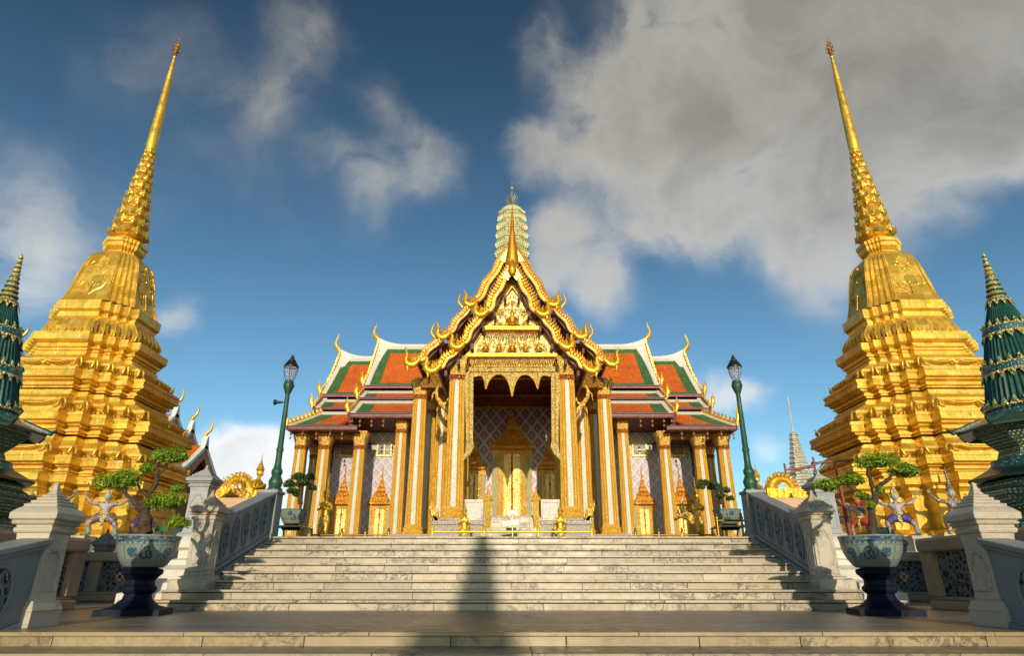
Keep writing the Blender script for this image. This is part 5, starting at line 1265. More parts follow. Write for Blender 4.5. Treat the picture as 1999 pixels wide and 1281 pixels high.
# ---- porch roof: two telescoped gables in three tiers each
TA = [[(1000,522),(1012,540),(1021,556),(1031,578),(1040,596),(1053,611)], [(1059,617),(1072,638),(1085,658),(1099,675)], [(1107,684),(1122,699),(1136,712),(1147,720)]]
TB = [[(1000,482),(1014,503),(1027,523),(1042,550),(1058,574),(1073,592)], [(1083,602),(1099,622),(1114,641),(1127,655)], [(1137,662),(1155,680),(1172,697),(1187,708)]]
def gable_set(tiers, Y, yback, nm, s, k0=1.0):
    for ti, tr in enumerate(tiers):
        P = [V3(at(999.5+s*(x-1000), y, Y-.0)) for x, y in tr]
        bw_ = .10 if ti == 0 else .095
        b = MB(); e = MB(); f = MB()
        tot = sum((P[i+1]-P[i]).length for i in range(len(P)-1))
        # resample
        Q = []; n = 26 if ti == 0 else 16
        seg = [0]
        for i in range(len(P)-1): seg.append(seg[-1]+(P[i+1]-P[i]).length)
        for j in range(n+1):
            d = tot*j/n
            for i in range(len(P)-1):
                if d <= seg[i+1]+1e-6: Q.append(P[i].lerp(P[i+1], (d-seg[i])/(seg[i+1]-seg[i]))); break
        def nrm(j):
            a = Q[max(j-1, 0)]; c = Q[min(j+1, n)]; d = (c-a).normalized(); m_ = Vector((-d.z, 0, d.x))*s
            if m_.z < 0: m_ = -m_
            return d, m_
        wav = []
        for j in range(n+1):
            f_ = j/n; k = 0 if (ti == 0 and f_ < .3) else sin((f_-(.3 if ti == 0 else 0))*(4.4 if ti == 0 else 3.2)*pi)
            wav.append(-.06*k*(.3+f_))
        up_, lo_ = [], []
        for j in range(n+1):
            d, m_ = nrm(j); c = Q[j]+m_*(wav[j]*.9); up_.append(c+m_*bw_*.6); lo_.append(c-m_*bw_*(.9 if ti else 1.1))
        for j in range(n):
            y0 = Vector((0, -.02, 0)); y1 = Vector((0, .16, 0))
            b.hexa([lo_[j]+y0, lo_[j+1]+y0, up_[j+1]+y0, up_[j]+y0], [lo_[j]+y1, lo_[j+1]+y1, up_[j+1]+y1, up_[j]+y1])
        e.tube([p+Vector((0,-.03,0)) for p in up_], .020, 5); e.tube([p+Vector((0,-.03,0)) for p in lo_], .026, 5)
        # bai raka fins
        fs = .125
        m = int(tot/fs)
        for j in range(m):
            q = (j+.6)/m*n; i = min(int(q), n-1); c = Q[i].lerp(Q[i+1], q-i); d, nn = nrm(i); c = c+nn*(bw_*.6+wav[i]*.9); h_ = .30*(.85+.3*random.random()*.3)
            tip = c+nn*h_-d*h_*.35
            f.add([c-d*.035+Vector((0,-.03,0)), c+d*.045+Vector((0,-.03,0)), c+nn*h_*.6+d*.04+Vector((0,-.03,0)), tip, c+nn*h_*.5-d*.06+Vector((0,-.03,0)),
                   c-d*.035+Vector((0,.05,0)), c+d*.045+Vector((0,.05,0)), c+nn*h_*.6+d*.04+Vector((0,.05,0)), tip+Vector((0,.03,0)), c+nn*h_*.5-d*.06+Vector((0,.05,0))],
                  [(0,1,2,3,4),(9,8,7,6,5),(0,5,6,1),(1,6,7,2),(2,7,8,3),(3,8,9,4),(4,9,5,0)])
        # backing strip so that the fins stand on the roof edge
        if ti == 0:
            j1 = int(n*.30); pl = MB(); y0 = Vector((0, -.05, 0)); y1 = Vector((0, .0, 0))
            n0 = nrm(1)[1]; n1 = nrm(j1)[1]
            pl.hexa([Q[0]-n0*.16+y0, Q[j1]-n1*.16+y0, Q[j1]+n1*.13+y0, Q[0]+n0*.13+y0], [Q[0]-n0*.16+y1, Q[j1]-n1*.16+y1, Q[j1]+n1*.13+y1, Q[0]+n0*.13+y1])
            pl.build('apex_plate', M['gold_plate'], TP, bevel=.01)
        o = b.build('gable_board', M['gold_barge'], TP, smooth=30); e.build('lilac_edging', M['lilac_edge'], o, smooth=60); f.build('fins', M['gold_barge'], o)
        # upswept serpent head at the lower end of the tier
        E = Q[-1]; k = 1.0 if Y < 24 else 1.08
        if ti == 2: k *= 1.08
        k *= .76
        def pp(a, c, dy=-.05): return E+Vector((s*a*k, dy, c*k))
        g = MB()
        g.tube([pp(-.16,.16), pp(-.05,.02), pp(.08,-.10), pp(.26,-.14), pp(.42,-.06), pp(.50,.12), pp(.46,.30), pp(.44,.46), pp(.52,.66), pp(.60,.80)], [.10,.13,.15,.15,.145,.12,.09,.07,.04,.006], 9, flat=.75)
        g.tube([pp(.14,.0), pp(.20,.16), pp(.17,.28), pp(.22,.42)], [.09,.07,.045,.006], 7)
        g.tube([pp(.36,-.08), pp(.40,-.24), pp(.36,-.36), pp(.40,-.46)], [.08,.07,.05,.02], 7)
        g.tube([pp(.02,.02), pp(.02,.20), pp(-.03,.32), pp(.03,.44)], [.08,.06,.04,.006], 7)
        g.tube([pp(.50,.16), pp(.60,.20), pp(.62,.30)], [.05,.035,.006], 6)
        for (a0, c0, a1, c1) in ((.08,-.20,.02,-.34),(.26,-.24,.24,-.38),(.54,-.02,.66,-.06),(.60,.18,.74,.22),(.52,.34,.64,.44),(.36,.22,.28,.36),(.10,.02,.06,.20),(.26,-.02,.28,.14)):
            g.tube([pp((a0*2+.3)/3, (c0*2+.05)/3), pp(a0, c0), pp(a1, c1)], [.07*k,.05*k,.006], 5)
        g.build('serpent_finial', M['gold_bright'], TP, smooth=60)
        if ti < 2 and Y > 24 or (ti == 1 and Y > 24):
            c2 = MB(); c2.tube([pp(.72,.16,.8), pp(.80,.30,.8), pp(.92,.44,.8), pp(.96,.64,.8), pp(.90,.84,.8), pp(.84,1.0,.8), pp(.88,1.14,.8)], [.05,.07,.07,.055,.04,.03,.006], 7); c2.build('thin_finial', M['gold'], TP, smooth=60)
        # roof slab behind the board
        r = MB(); und = MB()
        for j in range(n):
            a, c = Q[j], Q[j+1]; m1 = nrm(j)[1]*.02
            yb = yback-(Y)
            r.hexa([a+Vector((0,.13,0))-m1, c+Vector((0,.13,0))-m1, c+Vector((0,yb,0))-m1, a+Vector((0,yb,0))-m1], [p+m1*4 for p in (a+Vector((0,.13,0)), c+Vector((0,.13,0)), c+Vector((0,yb,0)), a+Vector((0,yb,0)))])
            d_ = nrm(j)[1]*.16
            und.hexa([a+Vector((0,.165,0))-d_, c+Vector((0,.165,0))-d_, c+Vector((0,yb,0))-d_, a+Vector((0,yb,0))-d_], [a+Vector((0,.165,0))-m1*1.5, c+Vector((0,.165,0))-m1*1.5, c+Vector((0,yb,0))-m1*1.5, a+Vector((0,yb,0))-m1*1.5])
        ro = r.build('porch_roof', M['tile_orange'], TP); und.build('underside', M['soffit'], ro)
        # purlin ends
        pu = MB()
        for q in (.55,.92) if ti == 0 else (.3,.85):
            c = Q[int(q*n)]-nrm(int(q*n))[1]*.30; pu.box(c.x-.045, c.x+.045, c.y-.0, c.y+1.5, c.z-.16, c.z+.04)
        pu.build('purlin', M['soffit'], TP)
for s in (-1, 1):
    gable_set(TA, 22.5, 26.2, 'front', s); gable_set(TB, 25.5, 33.6, 'rear', s)
# vertical boards between tiers (fills below each upper tier)
def gable_fill(tiers, Y, y0, y1, base_py, name, mat, inset, xmin=0):
    right = []
    for tr in tiers:
        for (x, y) in tr: right.append((x, y+inset))
    pts = right
    for s in (-1, 1):
        m = MB()
        for i in range(len(pts)-1):
            (xa, ya), (xb, yb) = pts[i], pts[i+1]
            if xb < xmin: continue
            if xa < xmin: ya = ya+(yb-ya)*(xmin-xa)/(xb-xa); xa = xmin
            A, B = at(999.5+s*(xa-1000), ya, Y), at(999.5+s*(xb-1000), yb, Y)
            zb = at(1000, base_py, Y)[2]
            if abs(A[0]-B[0]) < 1e-4: continue
            m.hexa([(A[0], y0, min(zb, A[2])), (B[0], y0, min(zb, B[2])), (B[0], y0, B[2]), (A[0], y0, A[2])], [(A[0], y1, min(zb, A[2])), (B[0], y1, min(zb, B[2])), (B[0], y1, B[2]), (A[0], y1, A[2])])
        P_(m, name, mat)
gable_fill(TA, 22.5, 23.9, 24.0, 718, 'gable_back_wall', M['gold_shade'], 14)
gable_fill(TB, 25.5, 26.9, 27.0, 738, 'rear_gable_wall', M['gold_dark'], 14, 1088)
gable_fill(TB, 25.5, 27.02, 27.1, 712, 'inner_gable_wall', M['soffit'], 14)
# battens on the underside boards at the top of the gable
# pediment
Yp = 23.15
def W2(px, py, Y=Yp): p = at(px, py, Y); return (p[0], p[2])
pd = MB(); pd.prismY([W2(1000-58,641), W2(1000+57,641), W2(1000,566)], Yp, Yp+.3); pdo = P_(pd, 'upper_pediment', M['gold_ped'])
pd = MB(); pd.prismY([W2(912,694), W2(1087,694), W2(1060,655), W2(939,655)], Yp, Yp+.3); pd2 = P_(pd, 'lower_pediment', M['gold_ped'])
def relief(parent, poly, n, size, skip=None):
    m = MB(); xs = [p[0] for p in poly]; zs = [p[1] for p in poly]
    def inside(x, z):
        c = False; j = len(poly)-1
        for i in range(len(poly)):
            if (poly[i][1] > z) != (poly[j][1] > z) and x < (poly[j][0]-poly[i][0])*(z-poly[i][1])/(poly[j][1]-poly[i][1])+poly[i][0]: c = not c
            j = i
        return c
    k = 0; tries = 0
    while k < n and tries < n*20:
        tries += 1; x = random.uniform(0, max(xs)); z = random.uniform(min(zs), max(zs)); s_ = size*random.uniform(.7,1.3)
        if not (inside(x, z+s_*.6) and inside(x+s_*.5, z)): continue
        a = random.uniform(-.9, .9); k += 1
        for sg in (-1, 1):
            P = []
            for j in range(6):
                t_ = j/5*1.5*pi; rr = s_*.5*(1-.13*j); P.append((sg*(x+rr*cos(t_+a)), Yp-.01, z+rr*sin(t_+a)))
            m.tube(P, [s_*.13*(1-.12*j) for j in range(6)], 4)
            m.add([(sg*(x-s_*.2), Yp-.005, z-s_*.3), (sg*(x+s_*.2), Yp-.005, z-s_*.3), (sg*(x+s_*.3*a), Yp-.03, z+s_*.65), (sg*x, Yp-.09, z)], [(0,1,3),(1,2,3),(2,0,3)])
    return m.build('scroll_relief', M['gold_fine'], parent)
relief(pdo, [W2(944,640), W2(1055,640), W2(1000,572)], 34, .20); relief(pd2, [W2(916,692), W2(1083,692), W2(1058,657), W2(941,657)], 60, .17)
def deity(x, z, h, parent):
    m = MB(); y = Yp-.10
    m.lathe([(.22*h,0),(.24*h,.05*h),(.14*h,.12*h),(.12*h,.2*h),(.17*h,.38*h),(.07*h,.45*h),(.08*h,.5*h),(.085*h,.58*h),(.06*h,.66*h),(.04*h,.74*h),(.02*h,.84*h),(.004,h)], (x, y, z), 10)
    for s in (-1, 1): m.tube([(x+s*.15*h, y, z+.38*h), (x+s*.25*h, y-.03, z+.25*h), (x+s*.10*h, y-.08, z+.22*h)], [.05*h,.04*h,.03*h], 5)
    m.build('deity_relief', M['gold_barge'], parent, smooth=60)
c = W2(1000, 640); deity(c[0], c[1]+.02, .95, pdo)
for px in (948, 974, 1000, 1026, 1051): c = W2(px, 688); deity(c[0], c[1], .50, pd2)
fr = MB()
for s in (-1, 1):
    A = W2(1000+s*61, 645); B = W2(1000, 560); fr.tube([(A[0], Yp-.03, A[1]), (B[0], Yp-.03, B[1])], .05, 6); A = W2(1000+s*90, 696); B = W2(1000+s*61, 652); fr.tube([(A[0], Yp-.03, A[1]), (B[0], Yp-.03, B[1])], .05, 6)
for s in (-1, 1):      # broad splayed boards framing the pediment
    def wq(px, py, Y): p = at(999.5+s*px, py, Y); return p
    A, B, C, D = wq(0, 563, Yp+.1), wq(62, 645, Yp+.1), wq(78, 640, Yp-.35), wq(0, 545, Yp-.35)
    fr.hexa([A, B, C, D], [(p[0], p[1]+.05, p[2]) for p in (A, B, C, D)])
    A, B, C, D = wq(62, 652, Yp+.1), wq(92, 697, Yp+.1), wq(108, 692, Yp-.35), wq(76, 644, Yp-.35)
    fr.hexa([A, B, C, D], [(p[0], p[1]+.05, p[2]) for p in (A, B, C, D)])
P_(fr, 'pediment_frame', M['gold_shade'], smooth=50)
def ledge(py0, py1, hx, name, mat, dy=.12, th=.3):
    a = W2(1000, py0)[1]; b = W2(1000, py1)[1]; X = W2(1000+hx, (py0+py1)/2)[0]; m = MB()
    m.box(-X, X, Yp-dy, Yp+th, b, a); return P_(m, name, mat, bevel=.02)
def tooth_row(py, hx, n, hgt, name, mat, dy=.14, down=True):
    z = W2(1000, py)[1]; X = W2(1000+hx, py)[0]; m = MB(); w_ = 2*X/n
    for i in range(n):
        x = -X+(i+.5)*w_; sg = -1 if down else 1
        m.add([(x-w_*.48, Yp-dy, z), (x+w_*.48, Yp-dy, z), (x+w_*.3, Yp-dy-.03, z+sg*hgt*.6), (x, Yp-dy-.02, z+sg*hgt), (x-w_*.3, Yp-dy-.03, z+sg*hgt*.6), (x, Yp-dy-.07, z+sg*hgt*.3), (x, Yp-dy+.06, z+sg*hgt*.3)],
              [(0,1,5),(1,2,5),(2,3,5),(3,4,5),(4,0,5),(1,0,6),(2,1,6),(3,2,6),(4,3,6),(0,4,6)])
    return P_(m, name, mat)
ledge(640, 648, 55, 'pediment_ledge', M['gold_bright'], .22); ledge(648.3, 653, 57, 'pediment_moulding', M['gold_red'], .12)
tooth_row(654, 55, 24, .16, 'tooth_moulding', M['gold_fine'], .16)
ledge(693, 701, 86, 'entablature', M['gold_bright'], .26); ledge(701.3, 705, 88, 'entablature_moulding', M['gold_red'], .16)
tooth_row(705.5, 82, 34, .20, 'leaf_moulding', M['gold_fine'], .20)
ledge(705.2, 717, 80, 'upper_frieze', M['gold_orn'], .06, .4); tooth_row(717, 80, 44, .07, 'bead_row', M['gold_fine'], .10); ledge(717.3, 727, 84, 'lower_frieze', M['gold_fine'], .09, .35)
# arched valance with three pendants
vp = []
def arc(x0, x1, ytop, ya, yb, n=12):
    for i in range(n+1):
        f = i/n; x = lerp(x0, x1, f); g = 1-abs(2*f-1)**2.0
        base = lerp(ya, yb, f); vp.append((x, lerp(base, ytop, g**.55)))
seg = [(924,932,948.5,760,742), (948.5,760,999.5,774,731), (999.5,774,1049,760,731), (1049,760,1075,742,742)]
botp = []
def addarc(x0, y0, x1, y1, yt, n=14):
    for i in range(n+1):
        f = i/n; g = 1-(abs(2*f-1))**2.2; botp.append((lerp(x0, x1, f), lerp(lerp(y0, y1, f), yt, g**.7)))
addarc(924, 735, 948.5, 760, 733, 10); addarc(949, 760, 999, 774, 731); addarc(1000, 774, 1049.5, 760, 731); addarc(1050, 760, 1075, 735, 733, 10)
v = MB()
for i in range(len(botp)-1):
    (xa, ya), (xb, yb) = botp[i], botp[i+1]
    if xb-xa < .6: continue
    A = W2(xa, ya); B = W2(xb, yb); C = W2(xb, 726.5); D = W2(xa, 726.5)
    v.prismY([A, B, C, D], Yp+.0, Yp+.12)
vo = P_(v, 'arched_valance', M['gold_fine'])
vt = MB(); vt.tube([(W2(x, y)[0], Yp-.01, W2(x, y)[1]) for x, y in botp], .022, 5); vt.build('valance_beading', M['gold_bright'], vo, smooth=50)
# ornate hanging strips either side of the opening
for s in (-1, 1):
    m = MB(); pl = [(907,727),(924,727),(923,860),(925,872),(918,886),(906,898),(902,906),(900,896),(908,884),(910,860)]
    pl = [(1000+(x-1000)*(1 if s < 0 else -1), y) for x, y in pl]
    T = [W2(x, y) for x, y in pl]
    # split in quads for clean shading
    m.prismY([T[0], T[1], T[2], T[9]], Yp+.02, Yp+.26); m.prismY([T[9], T[2], T[3], T[4], T[8]], Yp+.03, Yp+.24); m.prismY([T[8], T[4], T[5], T[6], T[7]], Yp+.02, Yp+.2)
    o = P_(m, 'side_drapery', M['gold_fine'])
    bd = MB()
    for q in range(44):
        y = 730+q*3.1; c = W2(1000-s*(-1)*0+ (s*84 if s > 0 else -84), y); bd.ball((c[0], Yp+.0, c[1]), .035, .03, .028, 6, 4)
    bd.build('beading', M['gold_bright'], o, smooth=60)
# half gables over the outer bays
for s in (-1, 1):
    Y2 = 27.25
    def Q2(px, py): p = at(1000+s*(px-1000), py, Y2); return (p[0], p[2])
    m = MB(); m.prismY([Q2(1098,737), Q2(1170,737), Q2(1098,700)], Y2, Y2+.2); P_(m, 'side_pediment', M['gold_dark'])
    m = MB(); a = Q2(1095,738); b = Q2(1178,746); m.box(*sorted((a[0], b[0])), Y2-.12, Y2+.3, b[1], a[1]); P_(m, 'side_beam', M['gold_fine'], bevel=.02)
    m = MB(); a = Q2(1150,700); m.box(*sorted((s*2.3, s*4.4)), 27.6, 33, a[1]-1.2, a[1]-1.1); P_(m, 'side_ceiling', M['gold_red'])
    m = MB()      # naga brackets
    for (x0, y0, k) in ((1152, 754, 1),):
        pts = [(1143,752),(1148,762),(1147,776),(1138,790),(1128,800),(1122,812),(1120,826)]
        P = [at(1000+s*(px-1000), py, 26.9) for px, py in pts]; m.tube(P, [.03,.07,.09,.11,.10,.08,.03], 8)
        P = [at(1000+s*(px-1000), py, 26.9) for px, py in [(1136,790),(1126,786),(1124,776),(1127,766)]]; m.tube(P, [.09,.07,.05,.01], 7)
        P = [at(1000+s*(px-1000), py, 26.9) for px, py in [(1148,764),(1155,770),(1157,782)]]; m.tube(P, [.06,.05,.01], 6)
    P_(m, 'serpent_bracket', M['gold_orn'], smooth=60)
    # hidden-side slabs of porch walls
# apex finial of the porch
m = MB(); P = [at(1000, y, 25.2-.012*(520-y)*0) for y in (524,512,500,486,470,455,438,420,402)]
P = [(p[0], p[1]-d, p[2]) for p, d in zip(P, (.0,.05,.12,.2,.25,.25,.2,.12,.0))]
m.tube(P, [.22,.30,.26,.20,.14,.10,.07,.05,.01], 10); P_(m, 'apex_finial', M['gold_barge'], smooth=60)
m = MB(); P = [at(1000, y, 22.4) for y in (536,528,520,512,505)]; m.tube(P, [.12,.18,.15,.09,.01], 9); P_(m, 'apex_finial', M['gold_barge'], smooth=60)

# porch steps, parapets, guardians
m = MB()
for k in range(6): m.box(-1.02, 1.02, 20.75+.3*k, 22.62, 1.35+.18*k if k else 1.3, 1.35+.18*(k+1)-.0 if k < 5 else FI-.03)
P_(m, 'porch_steps', M['marble'], bevel=.01)
m = MB(); m.box(-.98, .98, 22.9, 23.1, FI-.02, FI+.1); P_(m, 'door_sill', M['marble'], bevel=.01); m = MB(); m.box(-.9, .9, 31.9, 32.6, FI-.02, 2.79); m.box(-4.3,4.3,32.3,32.9,FZ-.02,2.80); P_(m, 'threshold', M['marble'], bevel=.01)
for s in (-1, 1):
    m = MB(); a = at(1042, 1020, 21.9); b = at(1157, 1034, 21.9)
    m.box(*sorted((s*.95, s*2.62)), 21.9, 22.6, 1.3, 2.18); m.box(*sorted((s*.93, s*2.66)), 21.86, 22.6, 2.18, 2.32); o = P_(m, 'mosaic_wall', M['mosaic_band'], bevel=.01)
    m = MB()
    xa, xb = .98, 1.62
    m.box(*sorted((s*xa, s*xb)), 22.3, 22.42, 2.95, 3.05); m.box(*sorted((s*xa, s*xb)), 22.3, 22.42, 2.32, 2.42); m.box(*sorted((s*xa, s*(xa+.07))), 22.3, 22.42, 2.42, 2.95); m.box(*sorted((s*(xb-.07), s*xb)), 22.3, 22.42, 2.42, 2.95)
    o = P_(m, 'white_parapet', M['marble_post'], bevel=.01); q = MB(); q.box(*sorted((s*(xa+.07), s*(xb-.07))), 22.34, 22.38, 2.42, 2.95); q.build('mosaic_panel', M['mosaic_white'], o)
    m = MB(); X = s*.80
    m.box(X-.09, X+.09, 21.75, 21.95, 1.35, 2.95); m.box(X-.14, X+.14, 21.71, 21.99, 2.95, 3.05); m.box(X-.15, X+.15, 21.7, 22.0, 1.35, 1.7)
    m.lathe([(.13,3.05),(.10,3.12),(.05,3.18),(.055,3.22),(.02,3.3),(.004,3.46)], (X, 21.85, 0), 10); P_(m, 'gold_newel', M['gold_col'], bevel=.008)
    m = MB()
    for k in range(5): m.tube([(s*(2.45+.03*k), 22.2, 2.3), (s*(2.52+.04*k), 22.2, 2.45+.02*k), (s*(2.50+.07*k), 22.2, 2.62+.05*k), (s*(2.58+.05*k), 22.2, 2.8+.06*k)], [.06,.06,.04,.006], 6)
    P_(m, 'flame_ornament', M['gold_orn'], smooth=60)
# central tower
M['steel'] = plain('weathered_metal', (.36,.33,.28), .45, .3, c2=(.18,.14,.10), ns=2)
def prang():
    m = MB(); gs = []; c = (0, 38.2); n = 7; z0 = 19.4; z1 = 24.3
    def pl(w, z): return redent(w, z, 0, 38.2, .5)
    m.loft([pl(w, z) for w, z in ((3.2,12.5),(3.2,14.0),(2.6,14.2),(2.6,15.6),(2.0,15.9),(2.0,17.2),(1.6,17.5),(1.6,18.6),(1.3,18.9),(1.3,19.4))])
    def hw(z):
        f = (z-z0)/(z1-z0); return 1.12*(1-.20*f**2.4)*(1-.30*max(0, f-.8)**1.2*3)
    for i in range(n):
        za = z0+(z1-z0)*i/n; zb = z0+(z1-z0)*(i+1)/n; h = zb-za; w = hw(za)
        m.loft([pl(w*1.03, za), pl(w*1.06, za+h*.10), pl(w*1.02, za+h*.2), pl(w*.90, za+h*.22), pl(w*.88, za+h*.75), pl(w*.96, za+h*.8), pl(w*1.0, za+h*.92), pl(hw(zb)*.98, zb)])
        g = m; q = redent(1, 0, 0, 0, .5); N_ = len(q)
        for k in range(N_):
            a = V3(q[k]); b = V3(q[(k+1) % N_]); e = b-a; ln = e.length; kk = 4 if ln > .5 else 1; out_ = Vector((e.y, -e.x, 0)).normalized(); ed = e.normalized()
            for j in range(kk):
                u = a+e*((j+.5)/kk); p = Vector((u.x*w*.93, 38.2+u.y*w*.93, 0)); wd = ln/kk*w*.36
                A = p-ed*wd; B = p+ed*wd
                m.add([(A.x, A.y, za+h*.18), (B.x, B.y, za+h*.18), (p.x+out_.x*.07, p.y+out_.y*.07, za+h*.62), (p.x+out_.x*.14, p.y+out_.y*.14, za+h*.2)], [(0,1,3),(1,2,3),(2,0,3)])
                g.tube([(A.x+out_.x*.02, A.y+out_.y*.02, za+h*.25), (A.x+out_.x*.03, A.y+out_.y*.03, za+h*.8)], .032, 5, mi=1)
    zt = z1; w = hw(z1)
    m.loft([pl(w*.98, zt), pl(w*.9, zt+.2), pl(w*.72, zt+.42), pl(w*.45, zt+.58), pl(w*.15, zt+.66)])
    o = P_(m, 'tower', [M['prang'], M['prang_green']])
    f = MB(); zt += .64; f.tube([(0,38.2,zt-.1),(0,38.2,zt+1.0),(0,38.2,zt+1.6)], [.06,.05,.04], 6)
    for k in range(6):
        a = k*pi/3+.3
        for zz, r in ((.15,.55),(.35,.42),(.55,.28)): f.tube([(.03*cos(a), 38.2+.03*sin(a), zt+zz-.05), (r*.6*cos(a), 38.2+r*.6*sin(a), zt+zz+.14), (r*cos(a), 38.2+r*sin(a), zt+zz+.42)], [.05,.04,.012], 5)
    f.lathe([(.03,1.3),(.12,1.4),(.14,1.52),(.06,1.62),(.04,1.7),(.02,1.9),(.004,2.25)], (0,38.2,zt), 8); f.build('trident_finial', M['steel'], o, smooth=50)
prang()

# ---------------------------------------------------------------- rails, signs, small statues
def rail(label, xs, y, z, h, mat, r=.035, group='barrier rails before the temple', rails=(1.,)):
    t = thing('barrier_rail', label, 'railing', ((xs[0]+xs[-1])/2, y, z), group)
    for x in xs:
        p = MB(); p.lathe([(r*1.9,0),(r*1.9,.03),(r*.9,.05),(r*.9,h),(r*1.5,h+.01),(r*1.6,h+.05),(r*.9,h+.08),(r*1.2,h+.12),(.004,h+.17)], (x, y, z), 10); p.build('post', mat, t, smooth=40)
    for k in rails:
        b = MB(); b.tube([(xs[0], y, z+h*k-.03), (xs[-1], y, z+h*k-.03)], r*.8, 8); b.build('rail', mat, t, smooth=60)
    return t
M['rail_yellow'] = plain('rail_yellow', (.85,.62,.02), .35, .3, bs=0)
M['brass'] = plain('brass', (.42,.26,.06), .35, .8, ns=6, bs=.1)
rail('bright yellow rail across the foot of the temple porch', [-2.42,-.85,.80,2.42], 20.2, TZ, .52, M['rail_yellow'], .04)
rail('low dark brass rail in front of the left wing', [-5.6,-4.75,-4.1,-3.45], 18.6, TZ, .32, M['brass'], .03)
rail('low dark brass rail in front of the right wing', [3.45,4.1,4.75,5.6], 18.6, TZ, .32, M['brass'], .03)
rail('short brass rail beside the right lamp post', [5.02,5.62,6.3], 16.2, TZ, .5, M['brass'], .032)
def board(loc, w, h, tilt, label, mat, text=None, stand=True, cat='sign', group=None, tcol='ink', tsize=.1):
    t = thing('notice_board', label, cat, loc, group); x, y, z = loc
    b = MB(); c, s = cos(tilt), sin(tilt)
    q = [(-w/2,-h/2),(w/2,-h/2),(w/2,h/2),(-w/2,h/2)]; q = [(x+a*c-b_*s, z+a*s+b_*c) for a, b_ in q]; b.prismY(q, y, y+.02); b.build('panel', mat, t, bevel=.004)
    if stand:
        p = MB(); p.tube([(x, y+.03, TZ), (x, y+.03, z)], .015, 6); p.lathe([(.12,0),(.12,.02),(.02,.04)], (x, y+.03, TZ), 12); p.build('stand', M['brass'], t)
    if text:
        cu = bpy.data.curves.new('lettering', 'FONT'); cu.body = text; cu.size = tsize; cu.align_x = 'CENTER'; cu.align_y = 'CENTER'; cu.extrude = .002
        to = bpy.data.objects.new('tmp', cu); COL.objects.link(to); bpy.context.view_layer.update()
        me = bpy.data.meshes.new_from_object(to.evaluated_get(bpy.context.evaluated_depsgraph_get())); bpy.data.objects.remove(to)
        me.name = 'lettering'; me.materials.clear(); me.materials.append(M[tcol]); o = bpy.data.objects.new('lettering', me); COL.objects.link(o); o.parent = t; o.location = (0, -.006, 0); o.rotation_euler = (pi/2, -tilt, 0)
    return t
p = at(1000.5, 1001, 20.0); board((p[0], 20.0, p[2]), .33, .14, 0, 'small white notice held up in the middle of the temple steps', M['white_paper'], '• • •', tsize=.08, group='white paper notices on the temple steps')
p = at(997, 1022, 19.9); board((p[0], 19.9, p[2]), .50, .16, radians(7), 'wider tilted white notice lower down on the temple steps', M['white_paper'], '– •• –', tsize=.09, group='white paper notices on the temple steps', stand=False)
p = at(1720, 1036, 14.3)
for (px, py, w_, tx, lb) in ((1721,1037,30,'ไม้ดัด','small green sign with white lettering above the right porcelain pot'),(316,1032,24,None,'small plain green sign above the left porcelain pot')):
    p = at(px, py, 16.2); k = p[1]*cos(TH)+(p[2]-ZC)*sin(TH)
    o = board(p, w_/FPX*k, 13/FPX*k, 0, lb, M['sign_green'], tx, stand=False, tcol='white_paper', tsize=.13, group='green signs in the courtyard')
    q = MB(); q.tube([(p[0], p[1]+.04, 0), (p[0], p[1]+.04, p[2])], .02, 6); q.build('stake', M['black_metal'], o)

